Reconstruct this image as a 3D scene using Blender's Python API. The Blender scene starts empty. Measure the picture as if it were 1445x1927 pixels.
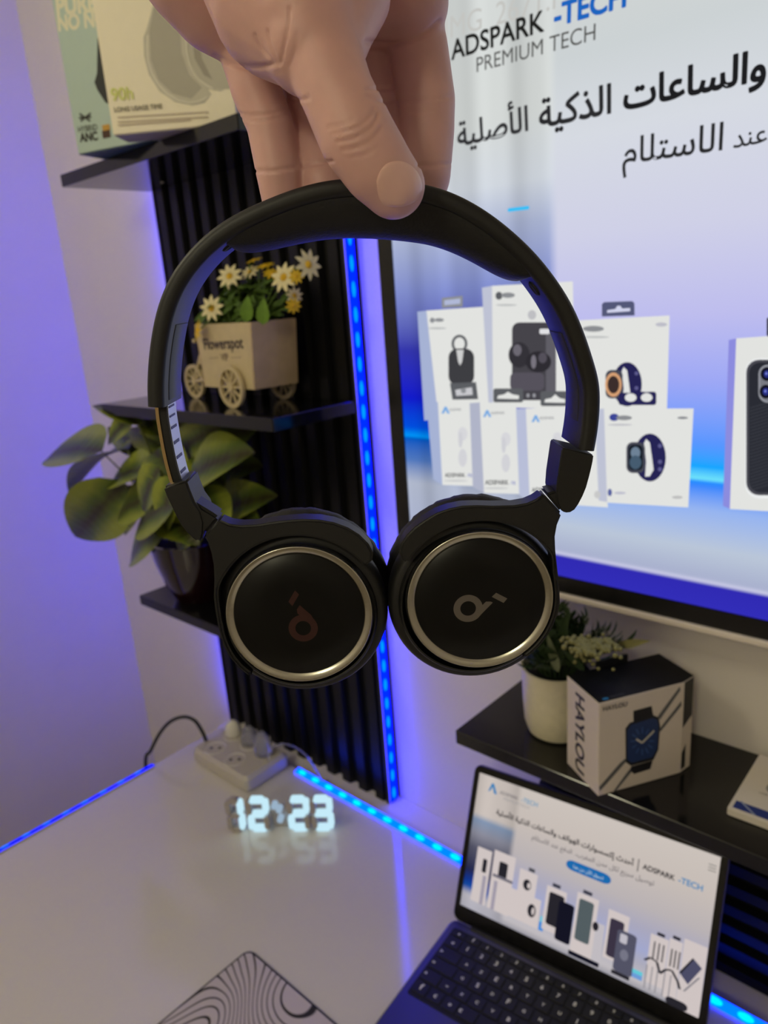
import bpy, bmesh, math, random
import numpy as np
from mathutils import Matrix, Vector
from mathutils.bvhtree import BVHTree
from mathutils.geometry import tessellate_polygon

SC = bpy.context.scene
COL = SC.collection
random.seed(7)
PI = math.pi

# ------------------------------------------------------------------ camera
# image rows: right, down, forward.  World: X along the back wall, Y into it, Z up, desk top at z = 0
YAW, PITCH, ROLL, FPX, EYE = math.radians(-43.253), math.radians(16.405), math.radians(-4.290), 1398.54, 0.80
_f = Vector((math.sin(YAW) * math.cos(PITCH), math.cos(YAW) * math.cos(PITCH), -math.sin(PITCH)))
_r = Vector((math.cos(YAW), -math.sin(YAW), 0.0))
_u = _r.cross(_f)
_c, _s = math.cos(ROLL), math.sin(ROLL)
CR, CU, CF = _c * _r + _s * _u, -_s * _r + _c * _u, _f
cam_d = bpy.data.cameras.new('camera')
cam = bpy.data.objects.new('camera', cam_d)
COL.objects.link(cam)
cam.matrix_world = Matrix(((CR.x, CU.x, -CF.x, 0), (CR.y, CU.y, -CF.y, 0), (CR.z, CU.z, -CF.z, EYE), (0, 0, 0, 1)))
cam_d.sensor_fit = 'AUTO'; cam_d.sensor_width = 36.0
cam_d.lens = FPX / 1927 * 36.0
cam_d.clip_start = 0.01
cam_d.dof.use_dof = True
cam_d.dof.focus_distance = 0.272
cam_d.dof.aperture_fstop = cam_d.lens / 1.7
SC.camera = cam

# ------------------------------------------------------------------ world, lights, exposure
world = bpy.data.worlds.new('world'); SC.world = world; world.use_nodes = True
world.node_tree.nodes['Background'].inputs[0].default_value = (0.9, 0.85, 0.8, 1)
world.node_tree.nodes['Background'].inputs[1].default_value = 0.05
LAMP_AND_FILL = (((-0.95, -0.45, 1.60), 9.5), ((0.35, -1.55, 1.55), 20.0))  # room lamp, then an added frontal fill that brightens the hand
for at_, watts in LAMP_AND_FILL:
    ld = bpy.data.lights.new('lamp_and_fill_light', 'POINT'); ld.energy = watts; ld.color = (1.0, 0.94, 0.66); ld.shadow_soft_size = 0.12
    lo = bpy.data.objects.new('lamp_and_fill_light', ld); COL.objects.link(lo); lo.location = at_
SC.view_settings.view_transform = 'Standard'
SC.view_settings.look = 'None'
SC.view_settings.gamma = 1.0
SC.view_settings.use_curve_mapping = False
SC.view_settings.exposure = 0.0
TV_GAIN, LAP_GAIN, LED_GAIN = 1.0, 0.8, 42.0

# ------------------------------------------------------------------ helpers
def lin(c):
    return tuple(((v / 255) / 12.92 if v / 255 <= 0.04045 else ((v / 255 + 0.055) / 1.055) ** 2.4) for v in c)

def mat(name, rgb, rough=0.5, metal=0.0, var=0.08, scale=60.0, bump=0.0, spec=0.5, coat=0.0, alpha=None, trans=0.0, sss=0.0):
    m = bpy.data.materials.new(name); m.use_nodes = True
    nt = m.node_tree; b = nt.nodes['Principled BSDF']
    c = lin(rgb)
    tc = nt.nodes.new('ShaderNodeTexCoord'); nz = nt.nodes.new('ShaderNodeTexNoise')
    nz.inputs['Scale'].default_value = scale; nz.inputs['Detail'].default_value = 3
    nt.links.new(tc.outputs['Object'], nz.inputs['Vector'])
    mx = nt.nodes.new('ShaderNodeMix'); mx.data_type = 'RGBA'
    mx.inputs[6].default_value = tuple(v * (1 - var) for v in c) + (1,)
    mx.inputs[7].default_value = tuple(min(1, v * (1 + var)) for v in c) + (1,)
    nt.links.new(nz.outputs['Fac'], mx.inputs[0]); nt.links.new(mx.outputs[2], b.inputs['Base Color'])
    b.inputs['Roughness'].default_value = rough; b.inputs['Metallic'].default_value = metal
    b.inputs['Specular IOR Level'].default_value = spec
    b.inputs['Coat Weight'].default_value = coat; b.inputs['Coat Roughness'].default_value = 0.05
    b.inputs['Transmission Weight'].default_value = trans
    if sss:
        b.inputs['Subsurface Weight'].default_value = sss
        b.inputs['Subsurface Radius'].default_value = (0.008, 0.003, 0.0015); b.inputs['Subsurface Scale'].default_value = 1.0
    if bump:
        bp = nt.nodes.new('ShaderNodeBump'); bp.inputs['Strength'].default_value = bump; bp.inputs['Distance'].default_value = 0.0006
        nt.links.new(nz.outputs['Fac'], bp.inputs['Height']); nt.links.new(bp.outputs[0], b.inputs['Normal'])
    return m

def emat(name, rgb, gain=1.0, linear=False):
    m = bpy.data.materials.new(name); m.use_nodes = True; nt = m.node_tree; nt.nodes.clear()
    e = nt.nodes.new('ShaderNodeEmission'); o = nt.nodes.new('ShaderNodeOutputMaterial')
    e.inputs[0].default_value = (tuple(rgb) if linear else lin(rgb)) + (1,); e.inputs[1].default_value = gain
    nt.links.new(e.outputs[0], o.inputs[0])
    return m

class MB:
    """collects faces of one mesh"""
    def __init__(s): s.v = []; s.f = []
    def add(s, vs, fs):
        n = len(s.v); s.v += [tuple(p) for p in vs]; s.f += [tuple(i + n for i in f) for f in fs]; return s
    def box(s, a, b, R=None):
        (x0, y0, z0), (x1, y1, z1) = a, b
        vs = [(x, y, z) for z in (z0, z1) for y in (y0, y1) for x in (x0, x1)]
        if R is not None: vs = [R @ Vector(p) for p in vs]
        return s.add(vs, [(0, 2, 3, 1), (4, 5, 7, 6), (0, 1, 5, 4), (2, 6, 7, 3), (0, 4, 6, 2), (1, 3, 7, 5)])
    def rbox(s, a, b, r=0.003, n=3, axis=2):
        """box with rounded corners around one axis and a small chamfer on the end faces"""
        lo_, hi = Vector(a), Vector(b); ax = [i for i in range(3) if i != axis]
        r = min(r, (hi[ax[0]] - lo_[ax[0]]) / 2.01, (hi[ax[1]] - lo_[ax[1]]) / 2.01)
        ch = min(r * 0.5, (hi[axis] - lo_[axis]) * 0.3)
        def loop(k, h):
            out = []
            for (cx, cy, a0) in ((hi[ax[0]] - r, hi[ax[1]] - r, 0), (lo_[ax[0]] + r, hi[ax[1]] - r, 1), (lo_[ax[0]] + r, lo_[ax[1]] + r, 2), (hi[ax[0]] - r, lo_[ax[1]] + r, 3)):
                for i in range(n + 1):
                    t = (a0 + i / n) * PI / 2; p = [0, 0, 0]
                    p[ax[0]] = cx + (r - k) * math.cos(t); p[ax[1]] = cy + (r - k) * math.sin(t); p[axis] = h; out.append(p)
            return out
        return s.loops([loop(ch, lo_[axis]), loop(0, lo_[axis] + ch), loop(0, hi[axis] - ch), loop(ch, hi[axis])])
    def loops(s, L, cap=True, closed=True):
        n = len(L[0]); vs = [p for l in L for p in l]; fs = []
        for k in range(len(L) - 1):
            for i in range(n if closed else n - 1):
                j = (i + 1) % n
                fs.append((k * n + i, k * n + j, (k + 1) * n + j, (k + 1) * n + i))
        if cap: fs += [tuple(range(n))[::-1], tuple(range((len(L) - 1) * n, len(L) * n))]
        return s.add(vs, fs)
    def tube(s, pts, r, n=10, cap=True):
        pts = [Vector(p) for p in pts]; L = []; up = None
        for i, p in enumerate(pts):
            d = (pts[min(i + 1, len(pts) - 1)] - pts[max(i - 1, 0)]).normalized()
            if up is None: up = d.orthogonal().normalized()
            up = (up - d * up.dot(d)).normalized(); w = d.cross(up); rr = r[i] if isinstance(r, (list, tuple)) else r
            L.append([p + rr * (math.cos(2 * PI * k / n) * up + math.sin(2 * PI * k / n) * w) for k in range(n)])
        return s.loops(L, cap)
    def lathe(s, prof, n=48, T=None, cap=False):
        """prof: (radius, height) pairs about local z; T a matrix"""
        L = [[(r * math.cos(2 * PI * k / n), r * math.sin(2 * PI * k / n), h) for k in range(n)] for r, h in prof]
        if T is not None: L = [[T @ Vector(p) for p in l] for l in L]
        return s.loops(L, cap)
    def poly(s, pts): return s.add(pts, [tuple(range(len(pts)))])
    def mesh(s, name):
        me = bpy.data.meshes.new(name); me.from_pydata(s.v, [], s.f); me.validate()
        bm = bmesh.new(); bm.from_mesh(me); bmesh.ops.recalc_face_normals(bm, faces=bm.faces); bm.to_mesh(me); bm.free()
        return me

def smooth(me, ang=40):
    bm = bmesh.new(); bm.from_mesh(me)
    for f in bm.faces: f.smooth = True
    for e in bm.edges:
        if len(e.link_faces) == 2 and e.calc_face_angle(0) > math.radians(ang): e.smooth = False
    bm.to_mesh(me); bm.free(); return me

def obj(name, me, m, parent=None, sm=None, loc=None, kind=None, label=None):
    if isinstance(me, MB): me = me.mesh(name)
    if sm: smooth(me, sm)
    if m is not None and not me.materials: me.materials.append(m)
    o = bpy.data.objects.new(name, me); COL.objects.link(o)
    if parent is not None: o.parent = parent
    if loc is not None: o.location = loc
    if kind: o['kind'] = kind
    if label: o['label'] = label
    return o

def tag(o, label, cat, group=None):
    o['label'] = label; o['category'] = cat
    if group: o['group'] = group
    return o

def thing(name, label, cat, loc=(0, 0, 0), R=None, group=None):
    o = bpy.data.objects.new(name, None); COL.objects.link(o); o.empty_display_size = 0.02
    M = (R.to_4x4() if R is not None else Matrix.Identity(4)); M.translation = Vector(loc)
    o.matrix_world = M
    return tag(o, label, cat, group)

def rotz(deg): return Matrix.Rotation(math.radians(deg), 3, 'Z')

def bevel(me, w, seg=2, ang=30):
    bm = bmesh.new(); bm.from_mesh(me)
    es = [e for e in bm.edges if len(e.link_faces) == 2 and e.calc_face_angle(0) > math.radians(ang)]
    bmesh.ops.bevel(bm, geom=es, offset=w, segments=seg, affect='EDGES', clamp_overlap=True)
    bm.to_mesh(me); bm.free(); return me

def prism(name, pts, y0, y1):
    """outline in (x, z) extruded from y0 to y1"""
    mb = MB(); mb.loops([[(x, y0, z) for x, z in pts], [(x, y1, z) for x, z in pts]]); return mb.mesh(name)

def catmull(P, n):
    P = [np.array(p, float) for p in P]; out = []
    Q = [2 * P[0] - P[1]] + P + [2 * P[-1] - P[-2]]
    m = len(P) - 1
    for i in range(n):
        t = i / (n - 1) * m; k = min(int(t), m - 1); u = t - k
        a, b, c, d = Q[k:k + 4]
        out.append(0.5 * ((2 * b) + (c - a) * u + (2 * a - 5 * b + 4 * c - d) * u * u + (3 * b - a - 3 * c + d) * u ** 3))
    return out

# measuring: the photograph's pixel, as a ray, met with a known plane of the room
def ray(x, y): return CR * ((x - 722.5) / FPX) - CU * ((y - 963.5) / FPX) + CF
def at_z(x, y, z): d = ray(x, y); return Vector((0, 0, EYE)) + d * ((z - EYE) / d.z)
def at_y(x, y, Y): d = ray(x, y); return Vector((0, 0, EYE)) + d * (Y / d.y)
def to_px(P):
    q = Vector(P) - Vector((0, 0, EYE)); w = q.dot(CF)
    return 722.5 + FPX * q.dot(CR) / w, 963.5 - FPX * q.dot(CU) / w

# text; Arabic is joined here because font objects do not shape it
AR = {}
for s_, i_, n_ in [(0x622, 0xFE81, 2), (0x623, 0xFE83, 2), (0x627, 0xFE8D, 2), (0x628, 0xFE8F, 4), (0x629, 0xFE93, 2), (0x62A, 0xFE95, 4), (0x62B, 0xFE99, 4), (0x62C, 0xFE9D, 4), (0x62D, 0xFEA1, 4), (0x62E, 0xFEA5, 4), (0x62F, 0xFEA9, 2), (0x630, 0xFEAB, 2), (0x631, 0xFEAD, 2), (0x632, 0xFEAF, 2), (0x633, 0xFEB1, 4), (0x634, 0xFEB5, 4), (0x635, 0xFEB9, 4), (0x639, 0xFEC9, 4), (0x63A, 0xFECD, 4), (0x641, 0xFED1, 4), (0x642, 0xFED5, 4), (0x643, 0xFED9, 4), (0x644, 0xFEDD, 4), (0x645, 0xFEE1, 4), (0x646, 0xFEE5, 4), (0x647, 0xFEE9, 4), (0x648, 0xFEED, 2), (0x649, 0xFEEF, 2), (0x64A, 0xFEF1, 4), (0x625, 0xFE87, 2), (1, 0xFEFB, 2), (2, 0xFEF7, 2)]:
    AR[chr(s_)] = [chr(i_ + k) for k in range(n_)]
def arabic(t):
    o = []
    for k, c in enumerate(t):
        if c not in AR: o.append(c); continue
        f = AR[c]; pv = k > 0 and len(AR.get(t[k - 1], '')) == 4; nx = k < len(t) - 1 and t[k + 1] in AR and len(f) == 4
        o.append(f[3] if pv and nx else f[1] if pv else f[2] if nx else f[0])
    return ''.join(reversed(o))
def text_shape(s, bold=0.0):
    """flat faces of a line of text, left end and baseline at the origin, scaled to width 1"""
    cu = bpy.data.curves.new('text', 'FONT'); cu.body = s; cu.size = 1.0
    o = bpy.data.objects.new('text', cu); COL.objects.link(o)
    dg = bpy.context.evaluated_depsgraph_get()
    oe = o.evaluated_get(dg); c2 = oe.to_curve(dg); loops = []
    for sp in c2.splines:
        P_ = []; bp = sp.bezier_points; n = len(bp)
        for i in range(n):
            p, q = bp[i], bp[(i + 1) % n]; st = 1 if (p.handle_right - p.co).length + (q.handle_left - q.co).length < 1e-6 else 5
            for k in range(st):
                t = k / st; u = 1 - t
                c_ = u ** 3 * p.co + 3 * u * u * t * p.handle_right + 3 * u * t * t * q.handle_left + t ** 3 * q.co
                P_.append((c_.x, c_.y))
        if len(P_) > 2: loops.append(P_)
    oe.to_curve_clear(); bpy.data.objects.remove(o); bpy.data.curves.remove(cu)
    area = lambda L: sum(L[i - 1][0] * L[i][1] - L[i][0] * L[i - 1][1] for i in range(len(L))) / 2
    def inside(pt, L):
        r = False
        for i in range(len(L)):
            (x0, y0), (x1, y1) = L[i - 1], L[i]
            if (y0 > pt[1]) != (y1 > pt[1]) and pt[0] < (x1 - x0) * (pt[1] - y0) / (y1 - y0) + x0: r = not r
        return r
    ar = [area(L) for L in loops]; sg = 1 if ar[max(range(len(ar)), key=lambda i: abs(ar[i]))] > 0 else -1
    outer = [i for i in range(len(loops)) if ar[i] * sg > 0]; kids = {i: [] for i in outer}
    for i in range(len(loops)):
        if i in kids: continue
        own = [k for k in outer if inside(loops[i][0], loops[k])]
        if own: kids[min(own, key=lambda k: abs(ar[k]))].append(i)
    V, F = [], []
    for i in outer:
        polys = [[Vector((x, y, 0)) for x, y in loops[k]] for k in [i] + kids[i]]
        n0 = len(V); V += [(p[0], p[1], 5.0) for pl in polys for p in pl]
        F += [tuple(n0 + j for j in t) for t in tessellate_polygon(polys)]
    if bold:
        for L in loops:
            for i in range(len(L)):
                (x0, y0), (x1, y1) = L[i - 1], L[i]; dx, dy = x1 - x0, y1 - y0; l = math.hypot(dx, dy)
                if l < 1e-7: continue
                ex, ey = dx / l * bold * 0.5, dy / l * bold * 0.5; nx, ny = -dy / l * bold, dx / l * bold; n0 = len(V)
                h = float(i % 4); V += [(x0 - ex + nx, y0 - ey + ny, h), (x1 + ex + nx, y1 + ey + ny, h), (x1 + ex - nx, y1 + ey - ny, h), (x0 - ex - nx, y0 - ey - ny, h)]; F.append((n0, n0 + 1, n0 + 2, n0 + 3))
    v = np.array(V); x0, x1 = v[:, 0].min(), v[:, 0].max()
    v[:, 0] -= x0; v[:, :2] /= (x1 - x0)
    return v, F
def text_on(mb, s, A, B, up, bold=0.0, lift=0.0):
    """writes s from point A to point B (its full width), letters standing along up"""
    v, f = text_shape(s, bold); A = Vector(A); d = Vector(B) - A; L = d.length
    upv = Vector(up).normalized(); upv = (upv - d.normalized() * upv.dot(d.normalized())).normalized()
    nrm = d.normalized().cross(upv)
    mb.add([A + d * p[0] + upv * (L * p[1]) + nrm * (lift + 0.000008 * p[2]) for p in v], f); return mb

# ------------------------------------------------------------------ materials
M_wall = mat('wall_paint', (226, 219, 212), 0.85, var=0.03, scale=14, bump=0.15)
M_ceil = mat('ceiling_paint', (232, 226, 216), 0.9, var=0.02, scale=8)
M_floor = mat('floor_tile', (150, 140, 128), 0.5, var=0.1, scale=6)
M_desk = mat('white_gloss_laminate', (217, 211, 203), 0.10, var=0.015, scale=5, spec=0.5, coat=0.5)
M_desk.node_tree.nodes['Principled BSDF'].inputs['Coat Roughness'].default_value = 0.14
M_black = mat('black_matte_plastic', (22, 22, 23), 0.42, var=0.06, scale=400, bump=0.05)
M_shell = mat('black_soft_shell', (19, 19, 20), 0.47, var=0.06, scale=600, bump=0.05)
M_pad = mat('black_leatherette', (15, 15, 17), 0.55, var=0.15, scale=900, bump=0.35)
M_dark = mat('deep_black', (10, 10, 11), 0.6)
M_shelf = mat('black_lacquer_board', (14, 14, 16), 0.12, var=0.1, scale=20)
M_slat = mat('black_slat_wood', (9, 9, 10), 0.4, var=0.2, scale=30, spec=0.3)
M_ring = mat('brushed_steel', (196, 193, 180), 0.24, 1.0, var=0.06, scale=250)
M_emb = mat('grey_emblem', (120, 114, 108), 0.4, 0.6)
M_emb2 = mat('copper_emblem', (74, 48, 46), 0.4, 0.6)
M_disc = mat('black_satin_disc', (12, 12, 12), 0.35, var=0.05, scale=500, spec=0.25)
M_gold = mat('champagne_edge', (196, 168, 120), 0.25, 1.0)
M_silver = mat('silver_slider', (196, 200, 214), 0.35, 0.7, var=0.03)
M_white = mat('white_plastic', (222, 218, 210), 0.35, var=0.03)
M_card_w = mat('white_card', (224, 216, 206), 0.5, var=0.03)

def make_led(tag_, g, gt, gc):
    return emat('led_tape_' + tag_, (0.0, gt / g, 1.0), g, True), emat('led_chip_' + tag_, (0.0, gc / g, 1.0), g, True)
LED_wall = make_led('wall', LED_GAIN, 0.03, 0.36)
LED_right = make_led('right', LED_GAIN * 0.36, 0.028, 0.38)
LED_desk = make_led('desk', 11.0, 0.26, 0.95)
LED_dim = make_led('dim', 2.0, 0.008, 0.25)

# ------------------------------------------------------------------ the room
WY = 0.77; LX = -1.585
def struct(name, a, b, m):
    o = obj(name, MB().box(a, b), m, kind='structure'); return o
struct('wall_back', (LX - 0.1, WY, -0.74), (2.3, WY + 0.1, 1.8), M_wall)
struct('wall_left', (LX - 0.1, -2.7, -0.74), (LX, WY, 1.8), M_wall)
struct('wall_right', (2.2, -2.7, -0.74), (2.3, WY, 1.8), M_wall)
struct('wall_front', (LX - 0.1, -2.8, -0.74), (2.3, -2.7, 1.8), M_wall)
struct('floor', (LX - 0.1, -2.8, -0.80), (2.3, WY + 0.1, -0.74), M_floor)
struct('ceiling', (LX - 0.1, -2.8, 1.80), (2.3, WY + 0.1, 1.86), M_ceil)
for (at_, _), lb_ in zip(LAMP_AND_FILL, ('round white ceiling lamp above the desk, out of the frame', 'round white ceiling fixture added for the frontal fill light, out of the frame')):  # the far fixture is made up to go with the fill light
    lamp = thing('lamp_and_fill_fixture', lb_, 'lamp', (at_[0], at_[1], 1.80))
    obj('fixture_base', MB().lathe([(0.0, 0.0), (0.09, 0.0), (0.09, -0.012), (0.03, -0.02), (0.012, -0.04), (0.012, -0.06), (0.0, -0.06)], 32), M_white, lamp, sm=40)

# ------------------------------------------------------------------ desk
SLX0, SLX1, SLY = -1.170, -0.736, 0.741
DX0, DX1, DY0, DY1 = -1.149, 0.75, -0.25, 0.705
desk = thing('desk', 'white glossy desk in the corner with blue light strips along its edges', 'desk', (0, 0, -0.74))
top = MB().rbox((DX0, DY0, 0.712), (DX1, DY1, 0.74), 0.004, 2); obj('desk_top', top, M_desk, desk, sm=30)
for x in (DX0 + 0.06, DX1 - 0.06):
    for y in (DY0 + 0.06, DY1 - 0.06):
        obj('leg', MB().rbox((x - 0.025, y - 0.025, 0.0), (x + 0.025, y + 0.025, 0.712), 0.004, 2), M_white, desk)
ledge = MB().rbox((SLX0, DY1 + 0.004, -0.03), (DX1, WY, -0.012), 0.002, 1)
o = obj('trim_1', ledge, M_wall, kind='structure')

# ------------------------------------------------------------------ LED strips
def led_strip(name, label, A, B, nrm, width, mats, pitch=0.0333, group='blue light strips', first=0.016, chip=(0.5, 0.4)):
    """tape from A to B with its face towards nrm; chips every pitch"""
    A, B, n = Vector(A), Vector(B), Vector(nrm).normalized(); d = (B - A); L = d.length; d = d / L; w = n.cross(d)
    R = Matrix((d, w, n)).transposed()
    t = thing(name, label, 'light strip', A, R, None)
    obj('backing', MB().box((0, -width / 2 - 0.0006, 0), (L, width / 2 + 0.0006, 0.0016)), M_white, t)
    obj('sleeve', MB().rbox((0, -width / 2, 0.0016), (L, width / 2, 0.0042), 0.002, 2, axis=0), mats[0], t)
    k = first; me = None
    while k < L - 0.004:
        if me is None:
            m_ = MB(); N = 10
            for j, (rr, h) in enumerate(((1.0, 0.0), (0.75, 0.0009), (0.3, 0.0014))):
                pass
            m_.loops([[(chip[0] * 0.0145 * rr * math.cos(2 * PI * q / N), chip[1] * width * rr * math.sin(2 * PI * q / N), h) for q in range(N)] for rr, h in ((1.0, 0.0), (0.8, 0.0008), (0.35, 0.0013))])
            me = m_.mesh('led')
        obj('led', me, mats[1], t, loc=(k, 0, 0.0042)); k += pitch
    return t
led_strip('light_strip', 'vertical blue light strip down the right edge of the black slat panel', (SLX1 + 0.0002, SLY + 0.0100, -0.008), (SLX1 + 0.0002, SLY + 0.0100, 1.30), (1, 0, 0), 0.0150, LED_right, chip=(0.75, 0.24))
led_strip('light_strip', 'blue light strip hidden behind the left edge of the tall slat panel', (SLX0 - 0.0002, SLY + 0.0185, 1.30), (SLX0 - 0.0002, SLY + 0.0185, -0.008), (-1, 0, 0), 0.0150, LED_wall)
led_strip('light_strip', 'bright blue light strip along the back edge of the white desk behind the clock', (-0.915, DY1 - 0.006, 0.001), (DX1, DY1 - 0.006, 0.001), (0, -0.35, 1), 0.012, LED_desk, chip=(0.62, 0.36))
led_strip('light_strip', 'dim blue light strip along the left edge of the white desk', (DX0 + 0.006, DY0 + 0.02, 0.0006), (DX0 + 0.006, 0.550, 0.0006), (-0.25, 0, 1), 0.0095, LED_dim, chip=(0.5, 0.3))

# ------------------------------------------------------------------ slat panels and corner shelves
panel = thing('slat_panel', 'tall black vertical slat panel on the back wall with shelves in front', 'wall panel', ((SLX0 + SLX1) / 2, SLY, -0.01))
hw = (SLX1 - SLX0) / 2
obj('backboard', MB().box((-hw, 0.010, 0.0), (hw, WY - SLY - 0.0005, 1.40)), M_slat, panel)
for s_ in (-1, 1): obj('edge_board', MB().box((min(s_ * hw, s_ * (hw - 0.005)), 0.0, 0.0), (max(s_ * hw, s_ * (hw - 0.005)), 0.0102, 1.40)), M_slat, panel)
me_s = MB(); me_s.loops([[(-0.013, 0.0105, z), (-0.009, 0.0, z), (0.009, 0.0, z), (0.013, 0.0105, z)] for z in (0.0, 1.40)]); me_s = me_s.mesh('slat')
for k in range(11):
    obj('slat', me_s, M_slat, panel, loc=(-hw + 0.0197 + k * 0.0394, 0, 0))
def shelf(label, x0, x1, y0, z1, y1=SLY, th=0.0175, group=None):
    t = thing('wall_shelf', label, 'shelf', ((x0 + x1) / 2, y1, z1 - th), group=group); h = (x1 - x0) / 2
    obj('board', MB().rbox((-h, y0 - y1, 0), (h, -0.0005, th), 0.0015, 1), M_shelf, t)
    for s_ in (-0.6, 0.6): obj('fixing_screw', MB().lathe([(0.0, 0.001), (0.004, 0.001), (0.004, 0.0), (0.0, 0.0)], 12, Matrix.Translation((s_ * h, -0.03, -0.001))), M_ring, t)
    return t
GS = 'black corner shelves on the slat panel'
shelf('black corner shelf at the top carrying two boxed headphones', SLX0 - 0.006, SLX1, 0.590, 1.006, group=GS)
shelf('black corner shelf in the middle carrying the wooden flower tricycle', SLX0 - 0.006, SLX1, 0.590, 0.658, group=GS)
shelf('lowest black corner shelf carrying the dark red plant pot', SLX0 - 0.016, SLX1, 0.602, 0.310, group=GS)
shelf('wide black shelf under the television carrying a white pot and the watch box', -0.488, 0.62, 0.614, 0.290, y1=WY)
hp = thing('slat_panel', 'low black horizontal slat panel on the wall behind the laptop', 'wall panel', (0.05, SLY, -0.008))
obj('backboard', MB().box((-0.50, 0.010, 0.0), (0.57, WY - SLY - 0.0005, 0.279)), M_slat, hp)
me_h = MB(); me_h.loops([[(x, 0.0105, -0.010), (x, 0.0, -0.0065), (x, 0.0, 0.0065), (x, 0.0105, 0.010)] for x in (-0.50, 0.57)]); me_h = me_h.mesh('slat')
for k in range(9): obj('slat', me_h, M_slat, hp, loc=(0, 0, 0.018 + k * 0.0285))

# ------------------------------------------------------------------ flat pictures on screens and boxes
class Print:
    """flat coloured shapes lying on one plane; to3(x, y, lift) gives the point in the parent's frame"""
    def __init__(s, parent, to3, names, gain=None, step=0.00008, base=0.0002):
        s.p, s.to3, s.gain, s.step, s.base = parent, to3, gain, step, base; s.m = {}; s.n = 0; s.names = names
    def mb(s, c): return s.m.setdefault(tuple(c), MB())
    def lift(s): s.n += 1; return s.base + s.n * s.step
    def poly(s, c, pts):
        l = s.lift(); s.mb(c).poly([s.to3(x, y, l) for x, y in pts]); return s
    def rrect(s, c, x0, y0, x1, y1, r=0, n=5, skew=0.0):
        if r <= 0: return s.poly(c, [(x0, y0), (x1, y0 + skew), (x1, y1 + skew), (x0, y1)])
        pts = []
        for cx, cy, a0 in ((x1 - r, y1 - r, 0), (x0 + r, y1 - r, 1), (x0 + r, y0 + r, 2), (x1 - r, y0 + r, 3)):
            for i in range(n + 1):
                t = (a0 + i / n) * PI / 2; x = cx + r * math.cos(t); pts.append((x, cy + r * math.sin(t) + skew * (x - x0) / (x1 - x0)))
        return s.poly(c, pts)
    def ell(s, c, cx, cy, rx, ry, n=28, rot=0.0):
        ca, sa = math.cos(rot), math.sin(rot)
        return s.poly(c, [(cx + rx * math.cos(2 * PI * i / n) * ca - ry * math.sin(2 * PI * i / n) * sa, cy + rx * math.cos(2 * PI * i / n) * sa + ry * math.sin(2 * PI * i / n) * ca) for i in range(n)])
    def line(s, c, pts, w):
        for a, b in zip(pts, pts[1:]):
            dx, dy = b[0] - a[0], b[1] - a[1]; L = math.hypot(dx, dy) or 1; nx, ny = -dy / L * w / 2, dx / L * w / 2
            s.poly(c, [(a[0] + nx, a[1] + ny), (b[0] + nx, b[1] + ny), (b[0] - nx, b[1] - ny), (a[0] - nx, a[1] - ny)])
        return s
    def text(s, c, t, a, b, up, bold=0.0):
        l = s.lift(); A, B = s.to3(*a, l), s.to3(*b, l); U = s.to3(a[0] + up[0], a[1] + up[1], l) - A
        text_on(s.mb(c), t, A, B, U, bold); return s
    def done(s, rough=0.5):
        for i, (c, mb) in enumerate(s.m.items()):
            m = emat('lit_print', c, s.gain) if s.gain else mat('ink', c, rough, var=0.04)
            o = obj(s.names, mb, m, s.p)
            if len(mb.f) > 1: o['kind'] = 'stuff'      # flat print in one ink

def screen_mat(name, ramp_x, stops, gain, left=None):
    """backlit picture: colour runs up the screen (object z), with a second run on the left side"""
    m = bpy.data.materials.new(name); m.use_nodes = True; nt = m.node_tree; nt.nodes.clear(); N = nt.nodes.new; L = nt.links.new
    tc = N('ShaderNodeTexCoord'); sp = N('ShaderNodeSeparateXYZ'); L(tc.outputs['Object'], sp.inputs[0])
    def ramp(src, st):
        r = N('ShaderNodeValToRGB'); L(src, r.inputs[0]); e = r.color_ramp.elements
        while len(e) < len(st): e.new(0.5)
        for el, (p, c) in zip(e, st): el.position = p; el.color = lin(c) + (1,)
        return r.outputs[0]
    col = ramp(sp.outputs['Z'], stops)
    if left:
        c2 = ramp(sp.outputs['Z'], left)
        wv = N('ShaderNodeTexWave'); wv.inputs['Scale'].default_value = 11; wv.inputs['Distortion'].default_value = 0.0
        wv2 = N('ShaderNodeTexWave'); wv2.inputs['Scale'].default_value = 4.3; wv2.inputs['Phase Offset'].default_value = 1.3
        cx = N('ShaderNodeCombineXYZ'); L(sp.outputs['X'], cx.inputs[0]); L(cx.outputs[0], wv.inputs[0]); L(cx.outputs[0], wv2.inputs[0])
        ad = N('ShaderNodeMath'); ad.operation = 'MULTIPLY_ADD'; L(wv.outputs['Fac'], ad.inputs[0]); ad.inputs[1].default_value = 0.3; L(wv2.outputs['Fac'], ad.inputs[2])
        mr = N('ShaderNodeMapRange'); L(ad.outputs[0], mr.inputs[0]); mr.inputs[2].default_value = 1.3; mr.inputs[3].default_value = 0.8; mr.inputs[4].default_value = 1.08
        ml = N('ShaderNodeVectorMath'); ml.operation = 'SCALE'; L(c2, ml.inputs[0]); L(mr.outputs[0], ml.inputs['Scale'])
        mk = N('ShaderNodeMapRange'); L(sp.outputs['X'], mk.inputs[0]); mk.inputs[1].default_value = ramp_x[0]; mk.inputs[2].default_value = ramp_x[1]
        mx = N('ShaderNodeMix'); mx.data_type = 'RGBA'; L(mk.outputs[0], mx.inputs[0]); L(ml.outputs[0], mx.inputs[6]); L(col, mx.inputs[7]); col = mx.outputs[2]
    e = N('ShaderNodeEmission'); L(col, e.inputs[0]); e.inputs[1].default_value = gain
    o = N('ShaderNodeOutputMaterial'); L(e.outputs[0], o.inputs[0]); return m

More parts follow.
